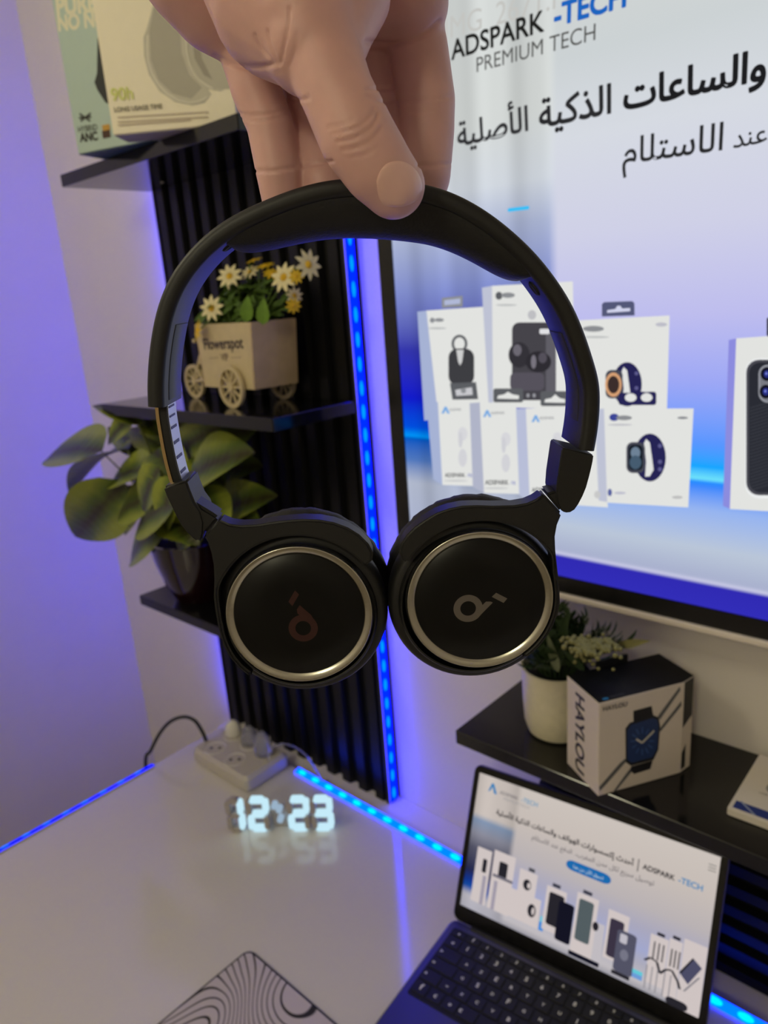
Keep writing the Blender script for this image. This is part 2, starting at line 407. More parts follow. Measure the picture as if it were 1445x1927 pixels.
# ------------------------------------------------------------------ television
TY = 0.715
TX0, TX1, TZ0, TZ1 = -0.648, 0.446, 0.450, 1.102
SX0, SX1, SZ0, SZ1 = -0.626, 0.432, 0.4735, 1.087
tv = thing('television', 'large wall television showing a white shop page with product boxes', 'television', (TX0, TY, TZ0))
TO = Vector((TX0, TY, TZ0))
bz = MB()
for a, b in (((TX0, TZ0 + 0.004), (SX0, TZ1)), ((SX1, TZ0 + 0.004), (TX1, TZ1)), ((SX0, TZ0 + 0.004), (SX1, SZ0)), ((SX0, SZ1), (SX1, TZ1))):
    bz.box((a[0] - TX0, -0.002, a[1] - TZ0), (b[0] - TX0, 0.012, b[1] - TZ0))
obj('bezel', bz, mat('black_gloss_bezel', (12, 12, 13), 0.25), tv)
obj('bottom_trim', MB().rbox((0, -0.006, -0.003), (TX1 - TX0, 0.020, 0.004), 0.0015, 2, axis=0), mat('grey_trim', (236, 226, 216), 0.35, 0.2), tv)
obj('back_cover', MB().rbox((0.012, 0.012, 0.012), (TX1 - TX0 - 0.012, WY - TY - 0.001, TZ1 - TZ0 - 0.012), 0.01, 3, axis=1), M_black, tv)
scr = MB(); scr.add([(SX0 - TX0, 0, SZ0 - TZ0), (SX1 - TX0, 0, SZ0 - TZ0), (SX1 - TX0, 0, SZ1 - TZ0), (SX0 - TX0, 0, SZ1 - TZ0)], [(0, 1, 2, 3)])
zr = lambda z: z - TZ0
main = [(0.0, (52, 48, 190)), (zr(0.4985), (48, 42, 178)), (zr(0.500), (205, 205, 232)), (zr(0.505), (168, 176, 205)), (zr(0.535), (186, 198, 216)), (zr(0.575), (150, 180, 240)), (zr(0.602), (20, 128, 255)), (zr(0.606), (110, 226, 250)), (zr(0.618), (20, 165, 255)), (zr(0.64), (88, 150, 255)), (zr(0.70), (158, 168, 245)), (zr(0.76), (190, 189, 238)), (zr(0.84), (207, 208, 231)), (zr(0.93), (214, 218, 226)), (zr(1.0), (204, 210, 212)), (zr(1.06), (208, 212, 210))]
leftr = [(0.0, (52, 48, 190)), (zr(0.4985), (48, 42, 178)), (zr(0.500), (205, 205, 232)), (zr(0.505), (170, 178, 205)), (zr(0.56), (176, 184, 204)), (zr(0.59), (80, 120, 190)), (zr(0.618), (0, 88, 196)), (zr(0.622), (0, 150, 250)), (zr(0.632), (0, 80, 225)), (zr(0.67), (18, 26, 205)), (zr(0.73), (52, 54, 172)), (zr(0.80), (130, 142, 205)), (zr(0.86), (172, 182, 212)), (zr(0.90), (208, 214, 222)), (zr(0.96), (212, 216, 214))]
M_tvs = screen_mat('television_picture', (0.235, 0.245), main, TV_GAIN, leftr)
obj('screen', scr, M_tvs, tv)
T3 = lambda x, y, l: at_y(x, y, TY - l) - TO
P = Print(tv, T3, 'screen_print', TV_GAIN)
z4 = lambda pts: [(720 + 0.5017 * x, 400 + 0.5017 * y) for x, y in pts]
W, SD, SD2 = (226, 227, 224), (166, 178, 212), (190, 194, 212)
G1, G2, G3, NV = (62, 62, 66), (92, 94, 98), (140, 142, 146), (38, 36, 84)
P.poly(SD, z4([(130, 372), (164, 368), (208, 775), (156, 780)])); P.poly(W, z4([(164, 368), (398, 352), (412, 715), (202, 715)]))
P.poly(G3, z4([(222, 320), (300, 312), (300, 353), (222, 358)])); P.poly((176, 184, 214), z4([(231, 329), (291, 322), (291, 342), (231, 348)]))
P.poly(SD2, z4([(372, 282), (410, 275), (414, 730), (398, 730)])); P.poly(W, z4([(410, 275), (713, 258), (722, 738), (414, 730)]))
P.poly(SD, z4([(700, 408), (722, 405), (722, 725), (700, 725)])); P.poly(W, z4([(722, 405), (1076, 386), (1066, 742), (722, 742)]))
P.poly((84, 88, 120), z4([(822, 344), (830, 336), (936, 332), (944, 340), (945, 386), (822, 390)])); P.poly((210, 212, 236), z4([(842, 366), (872, 362), (880, 350), (892, 350), (898, 360), (928, 358), (928, 370), (842, 376)]))
# small brand lines on the boxes, too small to be read in the photograph
def scrib(c, x, y, w, h): P.ell(c, *z4([(x, y)])[0], w * 0.5017, h * 0.5017)
scrib(G3, 186, 404, 9, 10); scrib(G3, 212, 403, 18, 7); scrib(G2, 436, 312, 13, 15); scrib(G3, 470, 310, 26, 10); scrib(G3, 790, 436, 40, 11); scrib((190, 192, 192), 205, 434, 34, 4); scrib((190, 192, 192), 464, 347, 40, 4); scrib((190, 192, 192), 800, 467, 50, 4); scrib((190, 190, 200), 1045, 420, 22, 8)
# key organiser
P.ell(G2, *z4([(288, 492)])[0], 15, 17); P.ell(W, *z4([(288, 492)])[0], 10, 12)
P.rrect(G1, *z4([(247, 510)])[0], *z4([(343, 648)])[0], 17); P.poly((205, 205, 205), z4([(276, 515), (304, 515), (298, 560), (290, 574), (283, 560)]))
P.poly(G2, z4([(252, 640), (350, 636), (358, 700), (262, 702)])); P.poly((200, 200, 204), z4([(272, 665), (335, 655), (338, 684), (276, 688)])); P.ell(G3, *z4([(303, 668)])[0], 5, 5)
# earbuds in a rugged case
P.ell((190, 190, 194), *z4([(560, 384)])[0], 8, 9); P.rrect((70, 68, 74), *z4([(485, 412)])[0], *z4([(650, 704)])[0], 14); P.rrect((96, 94, 102), *z4([(612, 432)])[0], *z4([(650, 690)])[0], 8); P.rrect((225, 225, 228), *z4([(588, 436)])[0], *z4([(626, 456)])[0], 3)
P.ell((52, 50, 56), *z4([(512, 534)])[0], 20, 24); P.ell((108, 104, 114), *z4([(505, 516)])[0], 8, 11); P.ell((46, 44, 50), *z4([(584, 560)])[0], 24, 20); P.ell((120, 116, 126), *z4([(566, 560)])[0], 5, 13); P.ell((84, 80, 90), *z4([(600, 545)])[0], 8, 10)
P.rrect((86, 82, 92), *z4([(478, 600)])[0], *z4([(606, 668)])[0], 10); P.ell((150, 150, 156), *z4([(545, 686)])[0], 3, 4); P.ell((150, 150, 156), *z4([(568, 686)])[0], 3, 4)
# lower row
P.poly(SD, z4([(165, 716), (207, 710), (224, 1022), (190, 1000)])); P.poly(W, z4([(207, 710), (330, 712), (342, 1026), (224, 1022)]))
P.poly((176, 180, 200), z4([(326, 715), (364, 712), (380, 1052), (338, 1030)])); P.poly(W, z4([(364, 712), (500, 715), (522, 1056), (380, 1052)]))
P.poly((184, 190, 216), z4([(500, 736), (537, 735), (552, 1086), (512, 1060)])); P.poly(W, z4([(537, 735), (800, 730), (845, 1106), (552, 1086)]))
P.poly(SD2, z4([(795, 738), (830, 735), (842, 1086), (810, 1080)])); P.poly(W, z4([(830, 735), (1166, 735), (1146, 1106), (842, 1088)]))
def tab(c, x0, y0, x1, y1, hole):
    P.rrect(c, *z4([(x0, y0)])[0], *z4([(x1, y1)])[0], 4); P.poly(hole, z4([(x0 + 14, y1 - 14), (x0 + 18, y1 - 26), (x0 + 40, y1 - 30), (x0 + 55, y0 + 12), (x0 + 72, y1 - 30), (x1 - 16, y1 - 26), (x1 - 16, y1 - 12)]))
tab(G2, 415, 660, 527, 712, W); tab(G2, 592, 670, 700, 726, W)
P.rrect(NV, *z4([(885, 672)])[0], *z4([(1026, 722)])[0], 5); P.ell(W, *z4([(930, 690)])[0], 11, 8); P.ell(W, *z4([(990, 690)])[0], 11, 8)
for x, y, w in ((228, 742, 46), (384, 755, 52), (566, 774, 56)):
    P.poly((120, 170, 225), z4([(x - 8, y + 12), (x + 4, y - 14), (x + 12, y - 14), (x + 24, y + 12), (x + 14, y + 12), (x + 8, y - 2), (x + 2, y + 12)]))
    P.text(G3, 'ADSPARK', z4([(x + 22, y + 2)])[0], z4([(x + 22 + w, y + 1)])[0], (0, -10), 0.01)
for x, y, w in ((234, 992, 76), (385, 1020, 88), (560, 1048, 92)):
    P.text(G1, 'ADSPARK', z4([(x, y)])[0], z4([(x + w, y)])[0], (0, -10), 0.02); P.text((110, 120, 190), '-TE', z4([(x + w + 6, y)])[0], z4([(x + w + 26, y)])[0], (0, -10), 0.02)
    scrib((196, 197, 198), x + 40, y + 14, 46, 3)
for x, y in ((300, 830), (462, 850), (655, 850)):
    scrib((214, 214, 218), x, y, 18, 26); scrib((206, 206, 212), x - 8, y + 22, 8, 30); scrib((210, 210, 215), x, y + 90, 16, 34)
# watches
def watch(cx, cy, s, dial, round_):
    P.ell(NV, *z4([(cx + 40 * s, cy + 4)])[0], 48 * s * .5017 * 1.25, 90 * s * .5017)
    P.poly(W, z4([(cx + 18 * s, cy - 50 * s), (cx + 26 * s, cy - 66 * s), (cx + 40 * s, cy - 52 * s), (cx + 48 * s, cy + 4), (cx + 54 * s, cy + 50 * s), (cx + 40 * s, cy + 74 * s), (cx + 22 * s, cy + 76 * s), (cx + 26 * s, cy + 20 * s)]))
    P.rrect((70, 72, 84), *z4([(cx - 48 * s, cy - 54 * s)])[0], *z4([(cx + 22 * s, cy + 62 * s)])[0], 12 * s)
    if round_: P.ell((214, 160, 116), *z4([(cx - 16 * s, cy + 6 * s)])[0], 17 * s, 25 * s); P.ell((60, 46, 44), *z4([(cx - 16 * s, cy + 6 * s)])[0], 12 * s, 18 * s)
    else: P.rrect((24, 30, 40), *z4([(cx - 40 * s, cy - 44 * s)])[0], *z4([(cx + 14 * s, cy + 52 * s)])[0], 9 * s); P.ell((110, 130, 150), *z4([(cx - 14 * s, cy - 14 * s)])[0], 9 * s, 11 * s); P.ell((70, 92, 112), *z4([(cx - 14 * s, cy + 22 * s)])[0], 11 * s, 13 * s)
    for a in (-40, 20, 48): P.ell((92, 90, 140), *z4([(cx + 78 * s, cy + a * s)])[0], 4 * s, 4 * s)
watch(880, 640, 0.92, None, True)
P.rrect(NV, *z4([(885, 676)])[0], *z4([(1026, 722)])[0], 5); P.ell(W, *z4([(930, 694)])[0], 11, 8); P.ell(W, *z4([(990, 694)])[0], 11, 8)
watch(962, 915, 1.0, None, False)
P.ell((60, 70, 150), *z4([(868, 768)])[0], 9, 7); scrib(G3, 905, 770, 30, 9); scrib((195, 195, 200), 890, 796, 46, 4); scrib(G3, 1125, 770, 20, 5); P.ell((90, 100, 160), *z4([(852, 1050)])[0], 4, 7); scrib((190, 190, 205), 890, 1052, 22, 5); scrib((200, 200, 200), 805, 1058, 12, 14); scrib((190, 190, 190), 1105, 1068, 20, 6)
# phone case boxes running on to the right, partly beyond the frame
P.poly((140, 140, 222), z4([(1298, 478), (1326, 472), (1302, 1112), (1276, 1100)])); P.poly(W, z4([(1326, 472), (1560, 455), (1580, 1128), (1302, 1112)]))
P.rrect((58, 58, 64), *z4([(1440, 392)])[0], *z4([(1520, 466)])[0], 5)
P.rrect((236, 238, 238), 1402, 674, 1500, 938, 26); P.rrect((74, 74, 82), 1404, 677, 1498, 932, 24); P.rrect((42, 44, 52), 1409, 682, 1494, 927, 21)
for q in range(26): P.line((62, 64, 72), [(1411, 768 + q * 6.2), (1488, 744 + q * 6.2)], 1.3)
P.rrect((146, 148, 156), 1427, 686, 1482, 758, 18); P.rrect((120, 122, 130), 1430, 689, 1479, 755, 16)
for q in ((1443, 704), (1441, 737), (1468, 720)): P.ell((20, 20, 34), *q, 12, 13); P.ell((40, 48, 130), *q, 6, 7); P.ell((120, 130, 220), q[0] - 1, q[1] - 1, 2.2, 2.6)
def tvw(X0, Z0, X1, Z1, c, r=0.0):   # further right, in metres on the screen
    l = P.lift(); P.mb(c).poly([Vector((x - TX0, -l, z - TZ0)) for x, z in ((X0, Z0), (X1, Z0), (X1, Z1), (X0, Z1))])
for X, Wd, Hh in ((-0.095, 0.09, 0.20), (0.045, 0.08, 0.19), (0.22, 0.06, 0.17), (0.30, 0.06, 0.16)):
    tvw(X, 0.56, X + Wd, 0.56 + Hh, W); tvw(X + 0.02, 0.58, X + Wd - 0.015, 0.54 + Hh, (46, 46, 58))
# headline
up = (0.07, -1.0)
P.text((196, 196, 192), 'IMG_2671.PNG', (838, 74), (1140, -10), up, 0.0)
P.text((34, 34, 32), 'ADSPARK', (849, 113), (1024, 58), up, 0.02); P.text((30, 100, 190), '-TECH', (1042, 50), (1178, 11), up, 0.035)
P.poly((40, 130, 210), [(790, 128), (812, 60), (826, 56), (846, 112), (834, 116), (819, 74), (804, 124)])
P.text((84, 84, 82), 'PREMIUM TECH', (897, 136), (1120, 75), up, 0.0)
P.text((30, 30, 32), arabic('\u0648\u0627\u0644\u0633\u0627\u0639\u0627\u062a'), (1172, 206), (1441, 148), up, 0.030)
P.text((44, 44, 46), arabic('\u0627\u0644\u0630\u0643\u064a\u0629'), (1014, 241), (1150, 212), up, 0.022)
P.text((52, 52, 54), arabic('\u0627\u0644\u0623\u0635\u0644\u064a\u0629'), (861, 276), (994, 245), up, 0.018)
P.text((44, 44, 46), arabic('\u0627\u0644\u0627\u0633\u062a\u0644\u0627\u0645'), (1171, 309), (1359, 282), up, 0.010)
P.text((44, 44, 46), arabic('\u0627\u0644\u062f\u0641\u0639 \u0639\u0646\u062f'), (1379, 279), (1560, 243), up, 0.010)
P.rrect((60, 190, 245), 955, 392, 996, 399, 3, skew=-5)
P.done()

# ------------------------------------------------------------------ laptop
LAPR = rotz(6.4); LO = Vector((-0.4985, 0.5985, 0.0))
lap = thing('laptop', 'open dark grey laptop on the desk showing the same shop page', 'laptop', LO, LAPR)
M_alu = mat('space_grey_aluminium', (96, 94, 112), 0.38, 0.85, var=0.03, scale=300)
LWd, LDp = 0.3112, 0.212
obj('base', MB().rbox((0, -LDp, 0.0015), (LWd, 0.006, 0.0125), 0.010, 4), M_alu, lap, sm=30)
obj('keyboard_well', MB().rbox((0.0100, -0.1185, 0.0122), (LWd - 0.0100, -0.0080, 0.0127), 0.003, 2), M_dark, lap)
obj('trackpad', MB().rbox((0.095, -0.204, 0.0122), (0.216, -0.126, 0.0128), 0.005, 3), mat('trackpad_glass', (84, 82, 98), 0.3, 0.6), lap)
obj('hinge', MB().tube([(0.03, 0.002, 0.0105), (LWd - 0.03, 0.002, 0.0105)], 0.0045, 12), M_dark, lap, sm=40)
M_key = mat('black_key', (16, 16, 22), 0.5, var=0.05)
M_leg = mat('white_legend', (225, 225, 222), 0.6)
unit = (LWd - 0.0235) / 14.5
rows = [(0.0095, [1.0] * 13 + [1.5], 'esc'), (0.0175, [1.0] * 13 + [1.5], None), (0.0175, [1.5] + [1.0] * 13, None), (0.0175, [1.75] + [1.0] * 11 + [1.75], None), (0.0175, [1.25] + [1.0] * 11 + [2.25], None), (0.0175, [1.0, 1.0, 1.0, 1.25, 5.0, 1.25, 1.0, 1.0, 1.0, 1.0], None)]
legs = ["ef123456789012", "@1234567890-=<", ">AZERTYUIOP^$*", "=QSDFGHJKLMU#", "^WXCVBNMK;:+^", "fcoc  coab"]
y = -0.0105; shared = {}
for (h, ws, _), lg in zip(rows, legs):
    x = 0.0118
    for wv_, ch in zip(ws, lg):
        w = wv_ * unit
        k = (round(w, 5), h)
        if k not in shared: shared[k] = MB().rbox((0.0010, -h + 0.0010, 0.0), (w - 0.0010, -0.0010, 0.0012), 0.0015, 2).mesh('key')
        ko = obj('key', shared[k], M_key, lap, loc=(x, y, 0.0127))
        if ch != ' ':
            mb = MB(); sz = 0.0042 if h > 0.01 else 0.003
            cx = w / 2 if abs(wv_ - 1) < 0.1 else (0.004 if x < 0.1 else w - 0.006)
            if ('L', ch, sz) not in shared: shared[('L', ch, sz)] = text_on(MB(), ch, (-sz * 0.45, -sz * 0.5, 0), (sz * 0.45, -sz * 0.5, 0), (0, 1, 0), 0.03) if ch not in '1IJ:|;' else text_on(MB(), ch, (-sz * 0.16, -sz * 0.5, 0), (sz * 0.16, -sz * 0.5, 0), (0, 1, 0), 0.03).mesh('key_legend')
            obj('key_legend', shared[('L', ch, sz)], M_leg, ko, loc=(cx, -h / 2, 0.00125))
        x += w
    y -= h + 0.0012
TILT = math.radians(22)
LR = Matrix.Rotation(-TILT, 3, 'X')
def lid(x, yy, z): return LR @ Vector((x, yy, z)) + Vector((0, 0.004, 0.0115))
LH = 0.203
lm = MB(); lm.rbox((0, 0, 0), (LWd, 0.006, LH), 0.010, 4, axis=1); lm.v = [tuple(lid(*p)) for p in lm.v]
obj('lid', lm, M_alu, lap, sm=30)
lb = MB(); lb.rbox((0.0008, -0.0006, 0.0008), (LWd - 0.0008, 0.0003, LH - 0.0008), 0.0095, 4, axis=1); lb.v = [tuple(lid(*p)) for p in lb.v]
obj('screen_bezel', lb, mat('black_glass_bezel', (7, 7, 9), 0.12), lap)
S0, S1, V0, V1 = 0.0085, LWd - 0.0085, LH - 0.0095, 0.0215       # picture edges
def L3(u, v, l): return lid(S0 + (S1 - S0) * u, -0.0007 - l, V0 + (V1 - V0) * v)
so = bpy.data.objects.new('screen', bpy.data.meshes.new('screen')); COL.objects.link(so); so.parent = lap
so.matrix_local = Matrix.Translation(lid(S0, -0.0007, V1)) @ LR.to_4x4()
so.data.from_pydata([(0, 0, 0), (S1 - S0, 0, 0), (S1 - S0, 0, V0 - V1), (0, 0, V0 - V1)], [], [(0, 1, 2, 3)])
hz = V0 - V1
SCL = screen_mat('laptop_picture', (0.055, 0.062), [(0.0, (170, 168, 178)), (hz * 0.05, (214, 208, 212)), (hz * 0.16, (190, 188, 205)), (hz * 0.25, (178, 184, 225)), (hz * 0.38, (186, 184, 208)), (hz * 0.52, (204, 196, 198)), (hz * 0.75, (218, 207, 200)), (hz, (224, 214, 206))], LAP_GAIN, [(0.0, (190, 188, 200)), (hz * 0.10, (200, 196, 205)), (hz * 0.15, (30, 90, 180)), (hz * 0.2, (20, 60, 160)), (hz * 0.28, (40, 44, 84)), (hz * 0.45, (92, 92, 112)), (hz * 0.56, (150, 150, 165)), (hz * 0.66, (140, 160, 190)), (hz * 0.70, (218, 207, 200))])
so.data.materials.append(SCL)
Q = Print(lap, L3, 'screen_print', LAP_GAIN, step=0.00003, base=0.00012)
W = (228, 216, 214); K = (44, 42, 50); K2 = (24, 24, 40)
Q.poly((60, 140, 200), [(0.052, 0.115), (0.066, 0.045), (0.076, 0.045), (0.096, 0.115), (0.082, 0.115), (0.071, 0.07), (0.064, 0.1)])
Q.text((120, 116, 120), 'ADSPARK', (0.108, 0.10), (0.195, 0.10), (0, -1), 0.01); Q.text((120, 170, 205), '-TECH', (0.21, 0.10), (0.285, 0.10), (0, -1), 0.02); Q.text((170, 166, 168), 'PREMIUM TECH', (0.13, 0.135), (0.25, 0.135), (0, -1))
hd = arabic('\u0623\u062d\u062f\u062b \u0625\u0643\u0633\u0633\u0648\u0627\u0631\u0627\u062a \u0627\u0644\u0647\u0648\u0627\u062a\u0641 \u0648\u0627\u0644\u0633\u0627\u0639\u0627\u062a \u0627\u0644\u0630\u0643\u064a\u0629 \u0627\u0644\u0623\u0635\u0644\u064a\u0629')
Q.text((60, 56, 58), hd, (0.105, 0.252), (0.70, 0.250), (0, -1), 0.03); Q.text((90, 86, 88), '|', (0.716, 0.255), (0.720, 0.255), (0, -1)); Q.text((60, 56, 58), 'ADSPARK', (0.735, 0.245), (0.855, 0.245), (0, -1), 0.03); Q.text((90, 150, 200), '-TECH', (0.868, 0.245), (0.955, 0.245), (0, -1), 0.03)
Q.text((116, 110, 112), arabic('\u062a\u0648\u0635\u064a\u0644 \u0633\u0631\u064a\u0639 \u0644\u0643\u0644 \u0645\u062f\u0646 \u0627\u0644\u0645\u063a\u0631\u0628.. \u0627\u0644\u062f\u0641\u0639 \u0639\u0646\u062f \u0627\u0644\u0627\u0633\u062a\u0644\u0627\u0645'), (0.28, 0.330), (0.785, 0.325), (0, -1), 0.01)
Q.rrect((32, 116, 190), 0.44, 0.368, 0.625, 0.435, 0.03); Q.text((190, 214, 232), arabic('\u062a\u0633\u0648\u0642 \u0627\u0644\u0622\u0646 \u0645\u0646 \u0647\u0646\u0627'), (0.47, 0.413), (0.595, 0.413), (0, -1), 0.02)
for k in range(3): Q.rrect((120, 116, 112), 0.963, 0.062 + k * 0.018, 0.990, 0.067 + k * 0.018)
for x0, y0, x1, y1 in ((0.045, 0.53, 0.115, 0.93), (0.125, 0.505, 0.225, 0.93), (0.25, 0.56, 0.33, 0.74), (0.215, 0.72, 0.29, 0.92), (0.275, 0.72, 0.36, 0.92)):
    Q.rrect(W, x0, y0, x1, y1)
Q.rrect((84, 84, 92), 0.288, 0.53, 0.315, 0.555); Q.rrect(K, 0.078, 0.60, 0.098, 0.70, 0.008); Q.rrect(K, 0.155, 0.57, 0.195, 0.68, 0.01); Q.rrect((120, 116, 130), 0.132, 0.675, 0.225, 0.695); Q.ell(K, 0.29, 0.655, 0.018, 0.038); Q.ell(W, 0.298, 0.655, 0.007, 0.02); Q.ell(K, 0.325, 0.815, 0.018, 0.046); Q.ell(W, 0.331, 0.815, 0.006, 0.026)
for x in (0.10, 0.155): Q.rrect((176, 168, 184), x - 0.012, 0.72, x + 0.004, 0.93)
Q.rrect((110, 214, 240), 0.366, 0.82, 0.382, 0.86); Q.rrect((70, 150, 235), 0.364, 0.86, 0.384, 0.92)
Q.rrect(W, 0.376, 0.595, 0.462, 0.90); Q.rrect((70, 70, 84), 0.398, 0.565, 0.432, 0.59); Q.rrect(K, 0.39, 0.63, 0.455, 0.855, 0.012); Q.rrect(K2, 0.435, 0.66, 0.50, 0.93, 0.014)
Q.rrect(W, 0.504, 0.555, 0.592, 0.96); Q.rrect((70, 70, 84), 0.525, 0.525, 0.562, 0.55); Q.rrect((92, 104, 108), 0.515, 0.59, 0.575, 0.87, 0.012); Q.rrect((212, 206, 212), 0.592, 0.70, 0.628, 0.99); Q.rrect(K2, 0.50, 0.955, 0.625, 0.985); Q.ell(K, 0.592, 0.73, 0.012, 0.03)
Q.rrect(W, 0.634, 0.58, 0.716, 0.90); Q.rrect((66, 58, 76), 0.645, 0.63, 0.70, 0.88, 0.012); Q.rrect((92, 92, 112), 0.678, 0.68, 0.752, 0.95, 0.016); Q.rrect((210, 206, 216), 0.69, 0.70, 0.718, 0.76, 0.008); Q.ell((130, 130, 148), 0.714, 0.83, 0.016, 0.036); Q.rrect(K, 0.675, 0.95, 0.745, 0.975)
Q.rrect((110, 220, 236), 0.752, 0.885, 0.79, 0.91); Q.rrect((120, 170, 236), 0.752, 0.91, 0.79, 0.94)
Q.rrect(W, 0.80, 0.62, 0.866, 0.93); Q.rrect(W, 0.868, 0.60, 0.915, 0.97); Q.rrect(W, 0.918, 0.565, 1.0, 1.0); Q.rrect(K, 0.822, 0.595, 0.85, 0.615); Q.rrect(K, 0.878, 0.575, 0.905, 0.595)
for x in (0.815, 0.832, 0.848, 0.878, 0.892, 0.906): Q.rrect((104, 98, 100), x, 0.66, x + 0.006, 0.77)
Q.line(K, [(0.79, 0.80), (0.81, 0.77), (0.835, 0.78), (0.85, 0.84), (0.87, 0.80), (0.89, 0.79), (0.915, 0.84), (0.925, 0.88)], 0.010)
for x in (0.80, 0.82, 0.84, 0.866, 0.888): Q.rrect((150, 146, 154), x, 0.82, x + 0.004, 0.97)
Q.rrect(K, 0.882, 0.95, 0.96, 1.0, 0.02); Q.poly((84, 84, 112), [(0.915, 0.78), (0.955, 0.66), (0.99, 0.70), (0.95, 0.83)]); Q.poly(K, [(0.915, 0.78), (0.955, 0.66), (0.96, 0.665), (0.922, 0.785)])
Q.line((140, 136, 144), [(0.94, 0.88), (0.985, 0.76)], 0.006)
Q.done()

# ------------------------------------------------------------------ headphones (they hang upright, facing the camera)
GV = Vector((math.sin(YAW), math.cos(YAW), 0.0)); RV = Vector((math.cos(YAW), -math.sin(YAW), 0.0)); ZV = Vector((0, 0, 1))
HD = 0.270
HR = Matrix((RV, GV, ZV)).transposed()
HO = GV * HD + Vector((0, 0, EYE - 0.155))
def hw_(x, y, d=HD):
    """pixel on the upright plane at horizontal distance d -> headphone frame"""
    q = ray(x, y); p = Vector((0, 0, EYE)) + q * (d / q.dot(GV)); return HR.transposed() @ (p - HO)
def h2(x, y): p = hw_(x, y); return np.array([p.x, p.z])
hpn = thing('headphones', 'black over-ear headphones hanging upside from a hand in the foreground', 'headphones', HO, HR)
hpn['label'] = 'black on-ear headphones with silver rings held up in the foreground'
outer = [(275, 766), (274, 720), (278, 660), (290, 590), (312, 530), (345, 480), (390, 435), (440, 402), (490, 378), (540, 358), (590, 343), (640, 335), (690, 333), (740, 336), (800, 345), (850, 360), (900, 385), (950, 420), (1000, 465), (1040, 512), (1075, 565), (1100, 620), (1120, 680), (1130, 720), (1132, 760), (1128, 810), (1120, 855)]
OUT = np.array(catmull([h2(*q) for q in outer], 240))
for _ in range(14): OUT[1:-1] = (OUT[:-2] + 2 * OUT[1:-1] + OUT[2:]) / 4
CEN = np.array([0.0, 0.105])
TAN = np.gradient(OUT, axis=0); TAN /= np.linalg.norm(TAN, axis=1)[:, None]
INW = np.stack([TAN[:, 1], -TAN[:, 0]], 1)
INW *= np.sign(((CEN - OUT) * INW).sum(1))[:, None]
def sweep(name, i0, i1, sect, step=2, prof=None):
    """sect(k, t) -> list of (inward, depth) for station k"""
    L = []; ks = list(range(i0, i1 + 1, step))
    for k in ks:
        t = (k - i0) / (i1 - i0)
        L.append([(OUT[k][0] + INW[k][0] * a, d, OUT[k][1] + INW[k][1] * a) for a, d in sect(k, t)])
    mb = MB(); mb.loops(L); return mb.mesh(name)
def rrsec(a0, a1, d0, d1, r, n=4):
    o = []
    for ca, cd, s0 in ((a1 - r, d1 - r, 0), (a0 + r, d1 - r, 1), (a0 + r, d0 + r, 2), (a1 - r, d0 + r, 3)):
        for i in range(n + 1):
            t = (s0 + i / n) * PI / 2; o.append((ca + r * math.cos(t), cd + r * math.sin(t)))
    return o
BT, BW = 0.0062, 0.029
N_ = len(OUT) - 1
obj('headband', sweep('headband', 0, N_, lambda k, t: rrsec(0, BT, 0, BW, 0.0024)), M_shell, hpn, sm=35)
def near(x, y):
    p = h2(x, y); return int(np.argmin(((OUT - p) ** 2).sum(1)))
k0, k1 = near(418, 452), near(1030, 500)
def padsec(k, t):
    e = max(0.0, 1 - abs(2 * t - 1) ** 14) ** 0.5; h = 0.0012 + 0.0120 * e * (0.42 + 0.58 * math.sin(PI * t) ** 0.8); n = 14; o = []
    w0, w1 = 0.0012, BW - 0.0015
    for i in range(n + 1):
        q = i / n; o.append((BT - 0.001 + h * (1 - abs(2 * q - 1) ** 2.6) ** 0.6, w1 + (w0 - w1) * q))
    o.append((BT - 0.002, w0)); o.append((BT - 0.002, w1)); return o
obj('headband_cushion', sweep('headband_cushion', k0, k1, padsec, 1), M_pad, hpn, sm=60)
# end caps of the two arms, with a seam and a screw plug
for nm, (a, b) in (('l', (2, near(292, 600))), ('r', (near(1098, 610), N_ - 10))):
    obj('arm_inner_panel', sweep('arm_inner_panel', a, b, lambda k, t: rrsec(BT - 0.001, BT + 0.00035, 0.0075, BW - 0.003, 0.0006, 2)), M_shell, hpn, sm=35)
def plug(x, y, name):
    k = near(x, y); c = OUT[k] + INW[k] * (BT + 0.0001); nx = Vector((INW[k][0], 0, INW[k][1])); tx = Vector((TAN[k][0], 0, TAN[k][1]))
    T = Matrix((tx, tx.cross(nx) * -1, nx)).transposed().to_4x4(); T.translation = Vector((c[0], 0.011, c[1]))
    obj(name, MB().lathe([(0.0, 0.0002), (0.0022, 0.0002), (0.0027, 0.0006), (0.0032, 0.0), (0.0032, -0.0005)], 20, T), M_dark, hpn, sm=40)
plug(400, 428, 'screw_plug'); plug(1045, 518, 'screw_plug')
# left slider, pulled out
SL = catmull([h2(*q) for q in ((284, 745), (285, 768), (287, 790), (291, 815), (297, 848), (304, 880), (313, 912), (322, 935))], 40)
SL = np.array(SL); st = np.gradient(SL, axis=0); st /= np.linalg.norm(st, axis=1)[:, None]; sn = np.stack([-st[:, 1], st[:, 0]], 1); sn *= np.sign(sn[:, 0])[:, None]
def slsweep(name, a0, a1, d0, d1, i0=0, i1=39):
    mb = MB(); mb.loops([[(SL[k][0] + sn[k][0] * a, d, SL[k][1] + sn[k][1] * a) for a, d in ((a0, d0), (a0, d1), (a1, d1), (a1, d0))] for k in range(i0, i1 + 1)]); return mb.mesh(name)
obj('slider', slsweep('slider', 0.0003, 0.0040, 0.0052, 0.0190), M_dark, hpn)
obj('slider_edge', slsweep('slider_edge', 0.0, 0.0012, 0.0046, 0.0196), M_gold, hpn)
obj('slider_scale', slsweep('slider_scale', 0.0040, 0.0043, 0.0062, 0.0180), M_silver, hpn)
